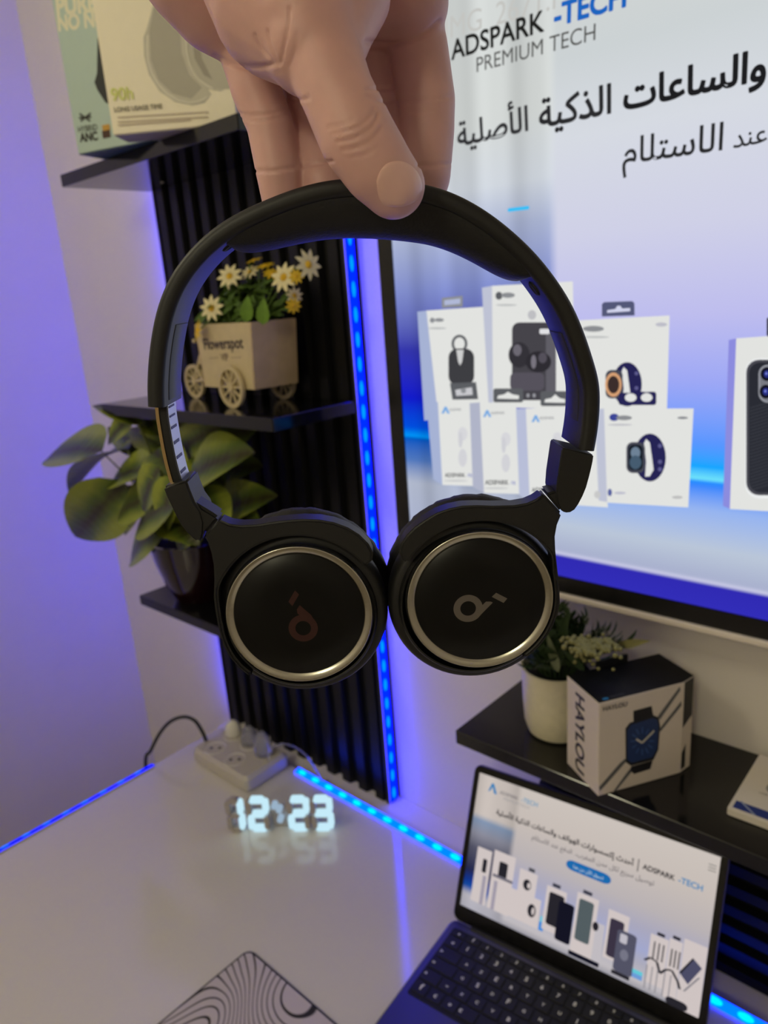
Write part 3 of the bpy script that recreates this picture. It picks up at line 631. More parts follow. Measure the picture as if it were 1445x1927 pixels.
M_tick = mat('blue_tick', (40, 38, 96), 0.5)
for k in range(6, 34, 5):
    obj('tick_mark', slsweep('tick_mark', 0.0043, 0.00445, 0.0072, 0.0150, k, k + 1), M_tick, hpn)
obj('slider_end', slsweep('slider_end', 0.0004, 0.0046, 0.0056, 0.0186, 34, 39), M_dark, hpn)
# hinge sleeves and hinge arms
def outl(pts): return [tuple(h2(*q)) for q in pts]
sl_l = [(306, 918), (313, 915), (350, 905), (357, 925), (366, 947), (378, 963), (384, 984), (383, 1004), (379, 1019), (371, 1021), (361, 1014), (350, 1003), (339, 989), (329, 970), (320, 951), (312, 934)]
sl_r = [(1058, 846), (1061, 843), (1118, 857), (1116, 870), (1113, 884), (1109, 900), (1104, 918), (1097, 935), (1089, 950), (1082, 960), (1074, 965), (1064, 966), (1056, 961), (1050, 948), (1047, 930), (1049, 905), (1054, 872)]
for pts in (sl_l, sl_r):
    me = prism('hinge_sleeve', outl(pts), 0.0005, 0.0190); bevel(me, 0.0016, 3); obj('hinge_sleeve', me, M_shell, hpn, sm=50)
ha_l = [(362, 945), (378, 955), (398, 967), (412, 977), (384, 1009), (372, 1000), (360, 980)]
ha_r = [(1060, 930), (1048, 925), (1028, 931), (1057, 966), (1064, 960)]
for pts in (ha_l, ha_r):
    me = prism('hinge_arm', outl(pts), 0.0012, 0.0125); bevel(me, 0.0012, 2); obj('hinge_arm', me, M_shell, hpn, sm=50)
# cups
def cup(cx, yoke, side, ring_at):
    C2 = h2(*ring_at)
    T = Matrix(((1, 0, 0), (0, 0, 1), (0, 1, 0))).transposed().to_4x4()   # local z -> +depth
    T = Matrix(((1, 0, 0, C2[0]), (0, 0, 1, 0), (0, 1, 0, C2[1]), (0, 0, 0, 1)))
    mm = 0.001
    obj('ear_cup', MB().lathe([(r * mm, h * mm) for r, h in ((29.2, 2.6), (29.8, 2.4), (30.4, 3.0), (30.7, 5.2), (32.2, 5.4), (33.4, 5.9), (34.4, 7.6), (34.9, 10.5), (34.6, 16), (33.0, 19), (28, 20.5), (20, 21))], 72, Matrix.Translation((-0.0016 if C2[0] > 0 else 0.0002, 0, -0.0022)) @ T), M_shell, hpn, sm=50)
    obj('ear_cup_plate', MB().lathe([(0, 21.2 * mm), (26 * mm, 21.2 * mm)], 48, T, False), M_dark, hpn)
    obj('ring', MB().lathe([(r * mm, h * mm) for r, h in ((25.5, 1.3), (25.75, 0.95), (28.45, -0.15), (28.75, -0.05), (28.95, 0.5), (28.9, 2.0))], 96, T), M_ring, hpn, sm=60, label='brushed silver ring')
    obj('bezel', MB().lathe([(r * mm, h * mm) for r, h in ((28.75, 2.0), (28.9, 1.3), (29.1, 1.1), (29.4, 1.5), (29.5, 3.0))], 72, T), M_dark, hpn, sm=50)
    obj('face_disc', MB().lathe([(0.0, 0.60 * mm), (14 * mm, 0.6 * mm), (25.4 * mm, 0.62 * mm), (25.75 * mm, 1.0 * mm)], 72, T), M_disc, hpn, sm=50)
    # wrinkled cushion behind the cup
    L = []; n = 120; rnd = random.Random(3)
    ph = [rnd.uniform(0, 6.28) for _ in range(6)]
    for j in range(15):
        a = -0.35 * PI + j / 14 * 1.75 * PI; l = []
        for k in range(n):
            t = 2 * PI * k / n
            wr = 1 + 0.02 * math.sin(23 * t + ph[0]) + 0.016 * math.sin(37 * t + ph[1] + j) + 0.012 * math.sin(61 * t + ph[2])
            rr = (28.5 + 8.0 * wr * math.cos(a)) * mm; hh = (27.5 - 7.5 * math.sin(a) * -1) * mm
            l.append(T @ Vector((rr * math.cos(t), rr * math.sin(t), hh)))
        L.append(l)
    mb = MB(); mb.loops(L, cap=False); obj('ear_cushion', mb, M_pad, hpn, sm=80)
    # yoke: outline outside, circle inside
    yo = [np.array(p) for p in outl(yoke)]
    yo = [C2 + (p - C2) * max(1.0, 0.0315 / math.hypot(*(p - C2))) for p in yo]
    a_ = [math.atan2(p[1] - C2[1], p[0] - C2[0]) for p in (yo[0], yo[-1])]
    s0, s1 = a_[1], a_[0]
    if s0 < 0: s0 += 2 * PI
    while s1 > s0: s1 -= 2 * PI      # the inner run goes back over the top, from the last outline point to the first
    pol = sorted(((math.atan2(p[1] - C2[1], p[0] - C2[0]) - s1) % (2 * PI), math.hypot(*(p - C2))) for p in yo)
    pa, pr = [q[0] for q in pol], [q[1] for q in pol]
    inn = []
    for i in range(61):
        a = s0 + (s1 - s0) * i / 60; ro = float(np.interp((a - s1) % (2 * PI) if i < 60 else 0.0, pa, pr)); ri = max(0.0293, min(0.0331, ro - 0.0020)); inn.append((C2[0] + ri * math.cos(a), C2[1] + ri * math.sin(a)))
    me = prism('yoke', [tuple(p) for p in yo] + inn, -0.0006, 0.0085); bevel(me, 0.0009, 3, 50); obj('yoke', me, M_shell, hpn, sm=55)
    return C2
yk_l = [(700, 1055), (702, 1040), (694, 1024), (676, 1006), (655, 993), (628, 983), (600, 978), (570, 977), (540, 979), (509, 983), (485, 987), (454, 989), (432, 986), (411, 977), (383, 1008), (391, 1020), (398, 1042), (402, 1064), (403, 1090), (402, 1124), (405, 1150), (410, 1178), (420, 1214), (433, 1238), (450, 1258), (470, 1274)]
yk_r = [(986, 1238), (1003, 1224), (1018, 1208), (1034, 1182), (1045, 1156), (1050, 1134), (1051, 1105), (1049, 1073), (1045, 1036), (1044, 1010), (1048, 988), (1057, 966), (1023, 929), (1007, 940), (991, 947), (968, 951), (927, 952), (898, 951), (870, 952), (845, 957), (822, 965), (800, 978), (780, 992), (765, 1007), (754, 1024), (751, 1040), (756, 1054)]
CL = cup(0, yk_l, 1, (563, 1159)); CR2 = cup(0, yk_r, 1, (904, 1132))
def emblem(cx, cy, pts_ring, tail, bar, m):
    lift = 0.00050
    mb = MB(); c = h2(cx, cy); R1, R0 = pts_ring
    o_ = [(c[0] + R1 * math.cos(2 * PI * i / 40), lift, c[1] + R1 * math.sin(2 * PI * i / 40)) for i in range(40)]
    i_ = [(c[0] + R0 * math.cos(2 * PI * i / 40), lift, c[1] + R0 * math.sin(2 * PI * i / 40)) for i in range(40)]
    mb.add(o_ + i_, [(k, (k + 1) % 40, 40 + (k + 1) % 40, 40 + k) for k in range(40)])
    for pl in (tail, bar): mb.poly([(h2(*q)[0], lift - 0.00003, h2(*q)[1]) for q in pl])
    obj('emblem', mb, m, hpn, kind='stuff')
cr = lambda P_: [(720 + x * 0.3183, 800 + y * 0.3183) for x, y in P_]
cl = lambda P_: [(260 + x * 0.346, 750 + y * 0.346) for x, y in P_]
emblem(*cr([(506, 1087)])[0], (0.0058, 0.0031), cr([(545, 1152), (575, 1130), (652, 1052), (640, 1046), (612, 1046), (575, 1082), (548, 1105), (530, 1130)]), cr([(672, 994), (738, 1028), (716, 1054), (646, 1018)]), M_emb)
emblem(*cl([(897, 1252)])[0], (0.0058, 0.0031), cl([(958, 1210), (940, 1180), (878, 1126), (862, 1150), (866, 1172), (884, 1186), (905, 1190), (930, 1205)]), cl([(852, 1046), (874, 1068), (838, 1132), (816, 1108)]), M_emb2)

# ------------------------------------------------------------------ the hand
SKIN = mat('skin', (222, 174, 166), 0.48, var=0.12, scale=90, bump=0.35, sss=0.12)
def HP(x, y, d): return hw_(x, y, d)
def blob_chain(mb, nodes, n=20):
    """sphere-swept chain; nodes = (point, radius)"""
    pts, rad = [], []
    for (p, r), (q, s) in zip(nodes, nodes[1:]):
        k = 6
        for i in range(k): t = i / k; pts.append(Vector(p).lerp(Vector(q), t)); rad.append(r + (s - r) * t)
    pts.append(Vector(nodes[-1][0])); rad.append(nodes[-1][1])
    d0 = (pts[0] - pts[1]).normalized(); d1 = (pts[-1] - pts[-2]).normalized()
    a = [(pts[0] + d0 * rad[0] * math.sin(t), rad[0] * math.cos(t)) for t in (1.5, 1.2, 0.9, 0.6, 0.3)]
    b = [(pts[-1] + d1 * rad[-1] * math.sin(t), rad[-1] * math.cos(t)) for t in (0.3, 0.6, 0.9, 1.2, 1.5)]
    P_ = [p for p, _ in a] + pts + [p for p, _ in b]; R_ = [r for _, r in a] + rad + [r for _, r in b]
    mb.tube(P_, R_, n)
mm = 0.001
# fingers behind the band: root pad, two joints, tip
FIN = {
 'little': [((452, 62, .322), 10.2), ((482, 170, .316), 9.6), ((508, 235, .313), 9.0), ((526, 330, .3105), 8.9), ((533, 395, .3105), 7.6)],
 'ring': [((552, 50, .333), 11.5), ((577, 170, .328), 10.6), ((592, 250, .324), 10.0), ((610, 345, .3125), 9.2), ((620, 392, .3110), 7.8)],
 'middle': [((680, 30, .334), 12.0), ((710, 165, .330), 10.8), ((724, 250, .325), 10.2), ((734, 335, .3135), 9.4), ((740, 388, .3112), 8.0)],
 'index': [((768, 20, .322), 12.4), ((788, 95, .318), 11.2), ((803, 190, .315), 10.9), ((804, 250, .313), 10.4), ((798, 335, .3112), 10.2), ((790, 385, .3112), 8.6)],
}
hb = MB()
for nm, nd in FIN.items(): blob_chain(hb, [(HP(*p), r * mm) for p, r in nd])
# pads under the fingers, palm, heel, wrist and forearm
for a, b, ra, rb in (((452, 48, .318), (520, 48, .322), 11.5, 11.5), ((560, 20, .326), (672, 0, .326), 12.5, 13.5), ((690, 20, .320), (775, 8, .314), 13.0, 13.6)):
    blob_chain(hb, [(HP(*a), ra * mm), (HP(*b), rb * mm)])
WR = HP(540, -330, .300)
for p, r in (((455, 40, .322), 12), ((560, 25, .328), 13), ((668, 5, .328), 13.5), ((765, -5, .318), 13.5)):
    blob_chain(hb, [(HP(*p), r * mm), (HP(p[0] * 0.8 + 540 * 0.2, -150, .318), 15.5 * mm), (WR, 21 * mm)])
blob_chain(hb, [(HP(300, -190, .306), 20 * mm), (HP(352, -50, .312), 17 * mm), (HP(402, 22, .317), 14.6 * mm), (HP(450, 66, .3205), 11.6 * mm)])
blob_chain(hb, [(HP(300, -190, .306), 20 * mm), (WR, 21 * mm)])
blob_chain(hb, [(HP(352, -60, .314), 17 * mm), (HP(470, -60, .312), 18 * mm)])
# thumb: ball, joint, tip
blob_chain(hb, [(WR, 22 * mm), (HP(512, -70, .283), 25.5 * mm), (HP(540, 15, .277), 24 * mm), (HP(585, 80, .267), 16.2 * mm)])
blob_chain(hb, [(HP(575, 40, .268), 17 * mm), (HP(608, 110, .2630), 12.6 * mm), (HP(634, 175, .2585), 11.6 * mm), (HP(672, 258, .2555), 12.2 * mm), (HP(712, 318, .2560), 11.4 * mm), (HP(740, 350, .2575), 10.3 * mm)])
blob_chain(hb, [(HP(640, -10, .283), 17 * mm), (HP(628, 60, .272), 12.5 * mm), (HP(612, 110, .2640), 11.6 * mm)])
FA = HP(560, -700, .215)
blob_chain(hb, [(WR, 22 * mm), (WR.lerp(FA, .5), 25 * mm), (FA, 31 * mm)])
hm = hb.mesh('hand_raw')
to_ = bpy.data.objects.new('hand_raw', hm); COL.objects.link(to_)
rm = to_.modifiers.new('remesh', 'REMESH'); rm.mode = 'VOXEL'; rm.voxel_size = 0.0008; rm.adaptivity = 0.0
dg = bpy.context.evaluated_depsgraph_get()
hand_me = bpy.data.meshes.new_from_object(to_.evaluated_get(dg)); bpy.data.objects.remove(to_); bpy.data.meshes.remove(hm)
bm = bmesh.new(); bm.from_mesh(hand_me)
for _ in range(10): bmesh.ops.smooth_vert(bm, verts=bm.verts, factor=0.5, use_axis_x=True, use_axis_y=True, use_axis_z=True)
bm.normal_update()
# creases and folds, pressed into the surface that faces the viewer
CRE = [
 ([(404, 106), (430, 118), (462, 126), (496, 125), (514, 120)], 0.8, 4.5, .36), ([(690, 78), (712, 82), (738, 83), (770, 76), (800, 62), (826, 40)], 0.9, 4.5, .34),
 ([(452, 213), (470, 217), (495, 216), (520, 210), (540, 204)], 0.5, 2.6, .36), ([(455, 222), (480, 227), (510, 225), (540, 216)], 0.35, 2.2, .36), ([(480, 322), (505, 322), (530, 319), (556, 314)], 0.55, 2.4, .36),
 ([(760, 190), (785, 188), (812, 187), (850, 182)], 0.45, 2.4, .34), ([(758, 206), (790, 211), (815, 208)], 0.3, 2.2, .34), ([(785, 312), (815, 311), (846, 308)], 0.55, 2.4, .34),
 ([(690, 168), (715, 167), (745, 166)], 0.6, 2.6, .40), ([(690, 180), (720, 192), (750, 188)], 0.5, 2.4, .40), ([(545, 190), (565, 188), (582, 184)], 0.6, 2.6, .40), ([(570, 312), (600, 308), (625, 303)], 0.6, 2.4, .40),
 ([(626, 252), (650, 247), (680, 234), (698, 216), (704, 205)], 0.5, 2.0, .285), ([(634, 266), (660, 262), (690, 246), (706, 228), (711, 212)], 0.6, 2.1, .285), ([(645, 282), (672, 277), (700, 262), (718, 240)], 0.5, 2.0, .285), ([(618, 240), (640, 236), (665, 224)], 0.3, 1.8, .285), ([(660, 297), (690, 290), (712, 276)], 0.25, 1.8, .285),
 ([(504, 58), (508, 80), (516, 102), (524, 122)], 0.55, 2.2, .30), ([(545, 14), (542, 50), (534, 88), (528, 118)], 0.5, 2.6, .30), ([(480, 66), (492, 90), (512, 112)], 0.4, 2.2, .30), ([(560, 60), (556, 92), (545, 122)], 0.3, 2.2, .30),
]
HOM = HR.transposed()
def vpx(co):
    P_ = HR @ co + HO; q = P_ - Vector((0, 0, EYE)); w = q.dot(CF); return 722.5 + FPX * q.dot(CR) / w, 963.5 - FPX * q.dot(CU) / w, P_.dot(GV)
vs = [v for v in bm.verts if v.normal.y < 0.15]
PX = np.array([vpx(v.co) for v in vs]); disp = np.zeros(len(vs))
for line, dep, sig, dmax in CRE:
    L_ = np.array(catmull(line, 24)); sig = max(sig, 2.8); best = np.full(len(vs), 1e9)
    for a, b in zip(L_, L_[1:]):
        ab = b - a; t = np.clip(((PX[:, :2] - a) @ ab) / (ab @ ab), 0, 1); best = np.minimum(best, np.linalg.norm(PX[:, :2] - (a + t[:, None] * ab), axis=1))
    ok = PX[:, 2] < dmax
    disp -= np.where(ok, dep * mm * (np.exp(-(best / sig) ** 2) - 0.06 * np.exp(-((best - 2.4 * sig) / (1.6 * sig)) ** 2)), 0)
for v, d in zip(vs, disp): v.co += v.normal * float(d)
bm.normal_update()
for f in bm.faces: f.smooth = True
bm.to_mesh(hand_me)
bvh = BVHTree.FromBMesh(bm)
bm.free()
hand_me.materials.append(SKIN)
person = bpy.data.objects.new('person', hand_me); COL.objects.link(person)
person.matrix_world = hpn.matrix_world.copy()
tag(person, 'bare left hand of a person reaching down, thumb in front, pinching the black headband', 'person')
# thumb nail, laid on the thumb
EYE_L = HOM @ (Vector((0, 0, EYE)) - HO)
nail = [(340 + x * .3875, y * .3875) for x, y in ((948, 880), (962, 838), (990, 800), (1022, 784), (1062, 780), (1100, 790), (1136, 816), (1160, 850), (1174, 890), (1172, 930), (1152, 968), (1122, 990), (1085, 1004), (1040, 1008), (1002, 1004), (972, 982), (955, 940))]
cxn = sum(p[0] for p in nail) / len(nail); cyn = sum(p[1] for p in nail) / len(nail)
L = []
for k, (s, up_) in enumerate(((1.0, -0.0004), (0.97, 0.0003), (0.85, 0.0006), (0.6, 0.00075), (0.3, 0.0008), (0.05, 0.0008))):
    l = []
    for x, y in catmull(nail + [nail[0]], 49)[:-1]:
        X_, Y_ = cxn + (x - cxn) * s, cyn + (y - cyn) * s
        q = HOM @ ray(X_, Y_); hit = bvh.ray_cast(EYE_L, q.normalized())
        p = hit[0] if hit[0] is not None else HP(X_, Y_, .255)
        l.append(p - q.normalized() * up_)
    L.append(l)
mb = MB(); mb.loops(L, cap=True); nm_ = mb.mesh('thumbnail')
M_nail = mat('nail', (238, 192, 180), 0.32, var=0.06, scale=120, coat=0.2)
obj('thumbnail', nm_, M_nail, person, sm=60, label='short pale pink thumbnail')

# ------------------------------------------------------------------ boxes on the top shelf
def box_on(name, label, cat, p0, ang, w, d, h, m, m_name='carton', group=None):
    """carton whose lower left front corner is p0, front along ang"""
    t = thing(name, label, cat, p0, rotz(ang), group)
    mb = MB(); mb.box((0, 0, 0), (w, d, h)); me = mb.mesh(m_name); bevel(me, 0.0012, 2); obj(m_name, me, m, t, sm=40)
    return t
def front3(w): return lambda x, y, l: Vector((x, -l, y))
M_teal = mat('teal_card', (178, 198, 190), 0.5, var=0.03); M_tealb = mat('dark_blue_card', (30, 62, 96), 0.5)
A_ = at_z(147, 291, 1.0062); B_ = at_z(205, 280, 1.0062); angT = math.degrees(math.atan2(B_.y - A_.y, B_.x - A_.x))
tb = box_on('headphone_box', 'teal headphone box with pale lettering at the left end of the top shelf', 'box', A_, angT, 0.124, 0.055, 0.235, M_teal)
obj('box_base', MB().box((0.001, 0.001, -0.0004), (0.123, 0.054, 0.0005)), M_tealb, tb)
F = Print(tb, lambda x, y, l: Vector((x, -l, y)), 'box_print', None, 0.00004, 0.0001)
def face_xy(t, x, y):      # pixel on the front face of a box -> face coordinates
    Mi = t.matrix_world.inverted(); o_ = Mi @ Vector((0, 0, EYE)); d_ = Mi.to_3x3() @ ray(x, y); p = o_ + d_ * (-o_.y / d_.y); return p.x, p.z
bpy.context.view_layer.update()
cream = (226, 222, 196)
def ftext(F, t, c, s, a, b, bold=0.0): 
    pa, pb = face_xy(t, *a), face_xy(t, *b); F.text(c, s, pa, (pb[0], pa[1] + (pb[1] - pa[1])), (0, 1), bold)
ftext(F, tb, cream, 'PURE', (107, 29), (183, 20), 0.05); ftext(F, tb, cream, 'NO NOISE', (110, 58), (236, 42), 0.05)
ftext(F, tb, (44, 44, 40), 'ANC', (151, 267), (185, 263), 0.05); ftext(F, tb, (70, 74, 68), 'HYBRID', (148, 249), (184, 244), 0.02)
for a, b in (((150, 214), (170, 228)), ((152, 228), (171, 213)), ((149, 222), (172, 220))): F.line((44, 46, 44), [face_xy(tb, *a), face_xy(tb, *b)], 0.0025)
for (u0, v0), (u1, v1), c in (((192, 236), (208, 246), (196, 150, 60)), ((192, 247), (209, 258), (70, 40, 28))):
    a, b = face_xy(tb, u0, v0), face_xy(tb, u1, v1); F.rrect(c, a[0], b[1], b[0], a[1], 0.001)
F.poly((32, 36, 38), [face_xy(tb, *q) for q in ((184, 72), (196, 68), (214, 200), (199, 193), (184, 170), (178, 155), (183, 138))])
F.done()
A_ = at_z(213, 255, 1.0062); B_ = at_z(365, 240, 1.0062); angC = math.degrees(math.atan2(B_.y - A_.y, B_.x - A_.x))
M_cream = mat('cream_card', (246, 236, 210), 0.5, var=0.03)
cb = box_on('headphone_box', 'cream headphone box with grey headphones pictured, in front of the teal box', 'box', A_, angC, 0.155, 0.045, 0.215, M_cream)
obj('box_base', MB().box((0.001, 0.001, -0.0004), (0.154, 0.044, 0.0005)), mat('grey_lilac_card', (150, 140, 150), 0.5), cb)
bpy.context.view_layer.update()
F = Print(cb, lambda x, y, l: Vector((x, -l, y)), 'box_print', None, 0.00004, 0.0001)
fp = lambda *q: face_xy(cb, *q)
# pictured headphone: cup, cushion and band in greys
F.poly((200, 194, 176), [fp(*q) for q in ((270, 70), (276, 55), (288, 10), (296, -40), (420, -40), (445, 20), (452, 90), (440, 160), (415, 172), (392, 168), (398, 178), (385, 194), (362, 199), (330, 192), (300, 172), (280, 140), (271, 105))])
F.poly((176, 170, 154), [fp(*q) for q in ((281, 58), (290, 14), (300, -40), (330, -40), (338, 40), (342, 100), (356, 140), (380, 165), (360, 186), (325, 176), (298, 150), (284, 112))])
F.poly((190, 184, 166), [fp(*q) for q in ((342, -40), (352, 60), (356, 110), (372, 146), (398, 166), (432, 168), (452, 120), (452, -40))])
F.poly((160, 152, 136), [fp(*q) for q in ((352, -40), (360, 60), (366, 110), (384, 142), (400, 150), (380, 110), (372, 40), (368, -40))])
F.line((222, 216, 198), [fp(*q) for q in catmull([(278, 66), (278, 110), (292, 150), (322, 182), (360, 194), (390, 184)], 10)], 0.0022)
F.line((222, 216, 198), [fp(*q) for q in catmull([(346, -30), (350, 60), (354, 110), (372, 148), (402, 168)], 10)], 0.002)
ftext(F, cb, (216, 222, 120), '90h', (211, 190), (252, 186), 0.015)
ftext(F, cb, (138, 130, 110), 'LONG USAGE TIME', (216, 211), (306, 204), 0.03)
for y0, x1 in ((221, 392), (230, 392), (236, 360)): F.line((196, 180, 160), [fp(222, y0), fp(x1, y0 - 10)], 0.0014)
F.done()

# ------------------------------------------------------------------ wooden flower tricycle on the middle shelf
M_wood = mat('whitewashed_wood', (196, 172, 132), 0.6, var=0.22, scale=45, bump=0.3); M_wood2 = mat('pale_wood', (204, 186, 146), 0.6, var=0.12, scale=60)
ZS = 0.658
TC = Vector((-0.8715, 0.6780, ZS))
tri = thing('flower_tricycle', 'small pale wooden tricycle planter full of daisies on the middle corner shelf', 'planter', TC, rotz(-3))
bx0, bx1, by, bz0, bz1 = -0.076, 0.050, 0.036, 0.027, 0.117
mb = MB()
for sy in (-1, 1):
    y0, y1 = (sy * by - 0.002, sy * by + 0.002)
    mb.loops([[(bx0, y0, bz0), (bx1 - 0.006, y0, bz0), (bx1 + 0.004, y0, bz1), (bx0 - 0.004, y0, bz1)], [(bx0, y1, bz0), (bx1 - 0.006, y1, bz0), (bx1 + 0.004, y1, bz1), (bx0 - 0.004, y1, bz1)]])
obj('side_board', MB().add(mb.v[:8], mb.f[:6]), M_wood2, tri); obj('side_board', MB().add(mb.v[8:], mb.f[:6]), M_wood2, tri)
obj('end_board', MB().loops([[(bx1 - 0.006, y, bz0), (bx1 - 0.002, y, bz0), (bx1 + 0.008, y, bz1), (bx1 + 0.004, y, bz1)] for y in (-by - 0.002, by + 0.002)]), M_wood, tri)
obj('end_board', MB().loops([[(bx0 - 0.004, y, bz0), (bx0, y, bz0), (bx0 - 0.004, y, bz1), (bx0 - 0.008, y, bz1)] for y in (-by - 0.002, by + 0.002)]), M_wood, tri)
obj('floor_board', MB().box((bx0, -by, bz0), (bx1 - 0.004, by, bz0 + 0.004)), M_wood, tri)
obj('moss', MB().box((bx0 + 0.001, -by + 0.003, bz0 + 0.01), (bx1 - 0.006, by - 0.003, bz1 - 0.014)), mat('moss_green', (44, 58, 26), 0.95, var=0.4, scale=200, bump=1.0), tri)
def wheel(x, y, r):
    mb = MB(); n = 32
    prof = [(r, -0.0025), (r, 0.0025), (r * 0.80, 0.0025), (r * 0.80, -0.0025), (r, -0.0025)]
    T = Matrix.Translation((x, y, r)) @ Matrix.Rotation(PI / 2, 4, 'X')
    w = obj('wheel', MB().lathe(prof, n, T), M_wood2, tri, sm=40)
    obj('hub', MB().lathe([(0, -0.003), (r * 0.22, -0.003), (r * 0.22, 0.003), (0, 0.003)], 14, T), M_wood2, w, sm=40)
    for k in range(10):
        a = 2 * PI * k / 10; R_ = T @ Matrix.Rotation(a, 4, 'Z')
        s_ = MB(); s_.box((r * 0.2, -r * 0.05, -0.0012), (r * 0.82, r * 0.05, 0.0012)); s_.v = [tuple(R_ @ Vector(p)) for p in s_.v]; obj('spoke', s_, M_wood2, w)
wheel(0.000, -by - 0.0075, 0.0300); wheel(0.004, by + 0.0075, 0.0300); wheel(-0.170, 0.0, 0.0270)
obj('axle', MB().tube([(0.002, -by - 0.008, 0.030), (0.002, by + 0.008, 0.030)], 0.0022, 8), M_wood2, tri)
for a, b in (((-0.170, 0, 0.027), (-0.128, 0, 0.088)), ((-0.128, 0, 0.084), (-0.077, -0.012, 0.062)), ((-0.144, 0, 0.058), (-0.077, -0.012, 0.040)), ((-0.170, 0, 0.027), (-0.078, -0.012, 0.036)), ((-0.128, -0.018, 0.092), (-0.128, 0.018, 0.092))):
    obj('frame_bar', MB().tube([a, b], 0.0032, 8), M_wood2, tri)
obj('saddle', MB().rbox((-0.146, -0.008, 0.088), (-0.118, 0.008, 0.092), 0.005, 3), M_wood2, tri)
bpy.context.view_layer.update()
F = Print(tri, lambda x, y, l: Vector((x, -by - 0.002 - l, y)), 'side_print', None, 0.00005, 0.0001)
F.text((52, 40, 34), 'Flowerspot', (-0.066, 0.0815), (0.034, 0.0835), (0, 1), 0.03); F.text((120, 100, 76), 'VIP', (-0.026, 0.066), (-0.006, 0.066), (0, 1), 0.03)
F.line((150, 128, 100), [(-0.056, 0.069), (-0.032, 0.070)], 0.001); F.line((150, 128, 100), [(0.0, 0.070), (0.026, 0.071)], 0.001)
F.done()
M_pet = mat('petal_cream', (226, 214, 168), 0.6, var=0.1, scale=200); M_pety = mat('petal_yellow', (214, 178, 30), 0.6, var=0.15, scale=200); M_eye = mat('daisy_centre', (222, 176, 24), 0.7, var=0.2, scale=500)
M_g1 = mat('leaf_green', (78, 106, 34), 0.6, var=0.3, scale=120); M_g2 = mat('leaf_bright_green', (96, 132, 28), 0.55, var=0.25, scale=120)
def leaf_mesh(name, Ln, Wd, fold=0.25, droop=0.25, n=8, tip=1.3):
    mb = MB(); rowsL = []
    for i in range(n + 1):
        t = i / n; w = Wd / 2 * (math.sin(PI * min(1, t ** 0.75)) ** 0.8) * (1 - 0.25 * t) if 0 < t < 1 else (0.02 * Wd if t == 0 else 0.0)
        x = Ln * t; z = -droop * Ln * t * t
        rowsL.append([(x, -w, z + fold * w), (x, -w * 0.5, z + fold * w * 0.35), (x, 0, z), (x, w * 0.5, z + fold * w * 0.35), (x, w, z + fold * w)])
    mb.loops(rowsL, cap=False, closed=False); me = mb.mesh(name)
    for p in me.polygons: p.use_smooth = True
    return me
petal = leaf_mesh('petal', 0.0125, 0.0062, 0.15, 0.1, 5); petal_s = MB().lathe([(0, 0.0026), (0.0025, 0.002), (0.0042, 0.0), (0.0, -0.001)], 14).mesh('flower'); smooth(petal_s, 60)
def aim(p, nrm, spin=0.0):
    n = Vector(nrm).normalized(); a = n.orthogonal().normalized(); a = Matrix.Rotation(spin, 3, n) @ a
    M = Matrix((a, n.cross(a), n)).transposed().to_4x4(); M.translation = Vector(p); return M
pety = None
def daisy(p, nrm, m, s=1.0):
    global pety
    f = obj('flower', petal_s, M_eye, tri); f.matrix_local = aim(p, nrm, random.uniform(0, 6)) @ Matrix.Scale(s, 4)
    if m is M_pety:
        if pety is None: pety = petal.copy(); pety.materials.clear(); pety.materials.append(M_pety)
        pm = pety
    else: pm = petal
    for k in range(9):
        o = obj('petal', pm, m if not pm.materials else None, f); o.matrix_local = Matrix.Rotation(2 * PI * k / 9, 4, 'Z') @ Matrix.Translation((0.003, 0, 0.0006))
petal.materials.append(M_pet)
cam_dir = (TC * -1 + Vector((0, 0, EYE))).normalized()
TMi = tri.matrix_world.inverted()
def tloc(x, y, Y): return TMi @ at_y(x, y, Y)
for (x, y, Y), nr, m, s in (((398, 580, .636), (.45, -.8, .2), M_pet, 1.25), ((432, 520, .652), (.5, -.7, .4), M_pet, 1.25), ((470, 512, .69), (.3, -.6, .7), M_pet, .95), ((534, 522, .655), (.3, -.8, .3), M_pet, 1.35), ((580, 498, .66), (.95, -.12, .1), M_pet, 1.3), ((554, 556, .69), (.9, -.5, 0.1), M_pet, .8), ((372, 622, .630), (-.2, -.8, .2), M_pety, 1.05), ((499, 500, .69), (.1, -.3, .9), M_pety, 1.0), ((512, 515, .68), (.5, -.3, .8), M_pety, .9), ((552, 575, .665), (.8, -.4, -.2), M_pety, .75), ((557, 520, .66), (.6, -.5, .2), M_pety, .7), ((478, 490, .70), (.0, -.3, .9), M_pety, .9)):
    p = tloc(x, y, Y); daisy(p, nr, m, s)
    obj('flower_stem', MB().tube([p + Vector((0, 0, -0.002)), Vector((p.x * 0.75, p.y * 0.6, max(p.z - 0.004, 0.128))), Vector((max(min(p.x * 0.6, 0.03), -0.05), p.y * 0.3, 0.118)), Vector((max(min(p.x * 0.4, 0.03), -0.05), 0.0, 0.085))], 0.001, 6), M_g1, tri)
rl = random.Random(11)
fol = MB(); base_leaf = leaf_mesh('leaf_tmp', 0.030, 0.011, 0.3, 0.3, 5)
lv = [v.co.copy() for v in base_leaf.vertices]; lf = [tuple(p.vertices) for p in base_leaf.polygons]
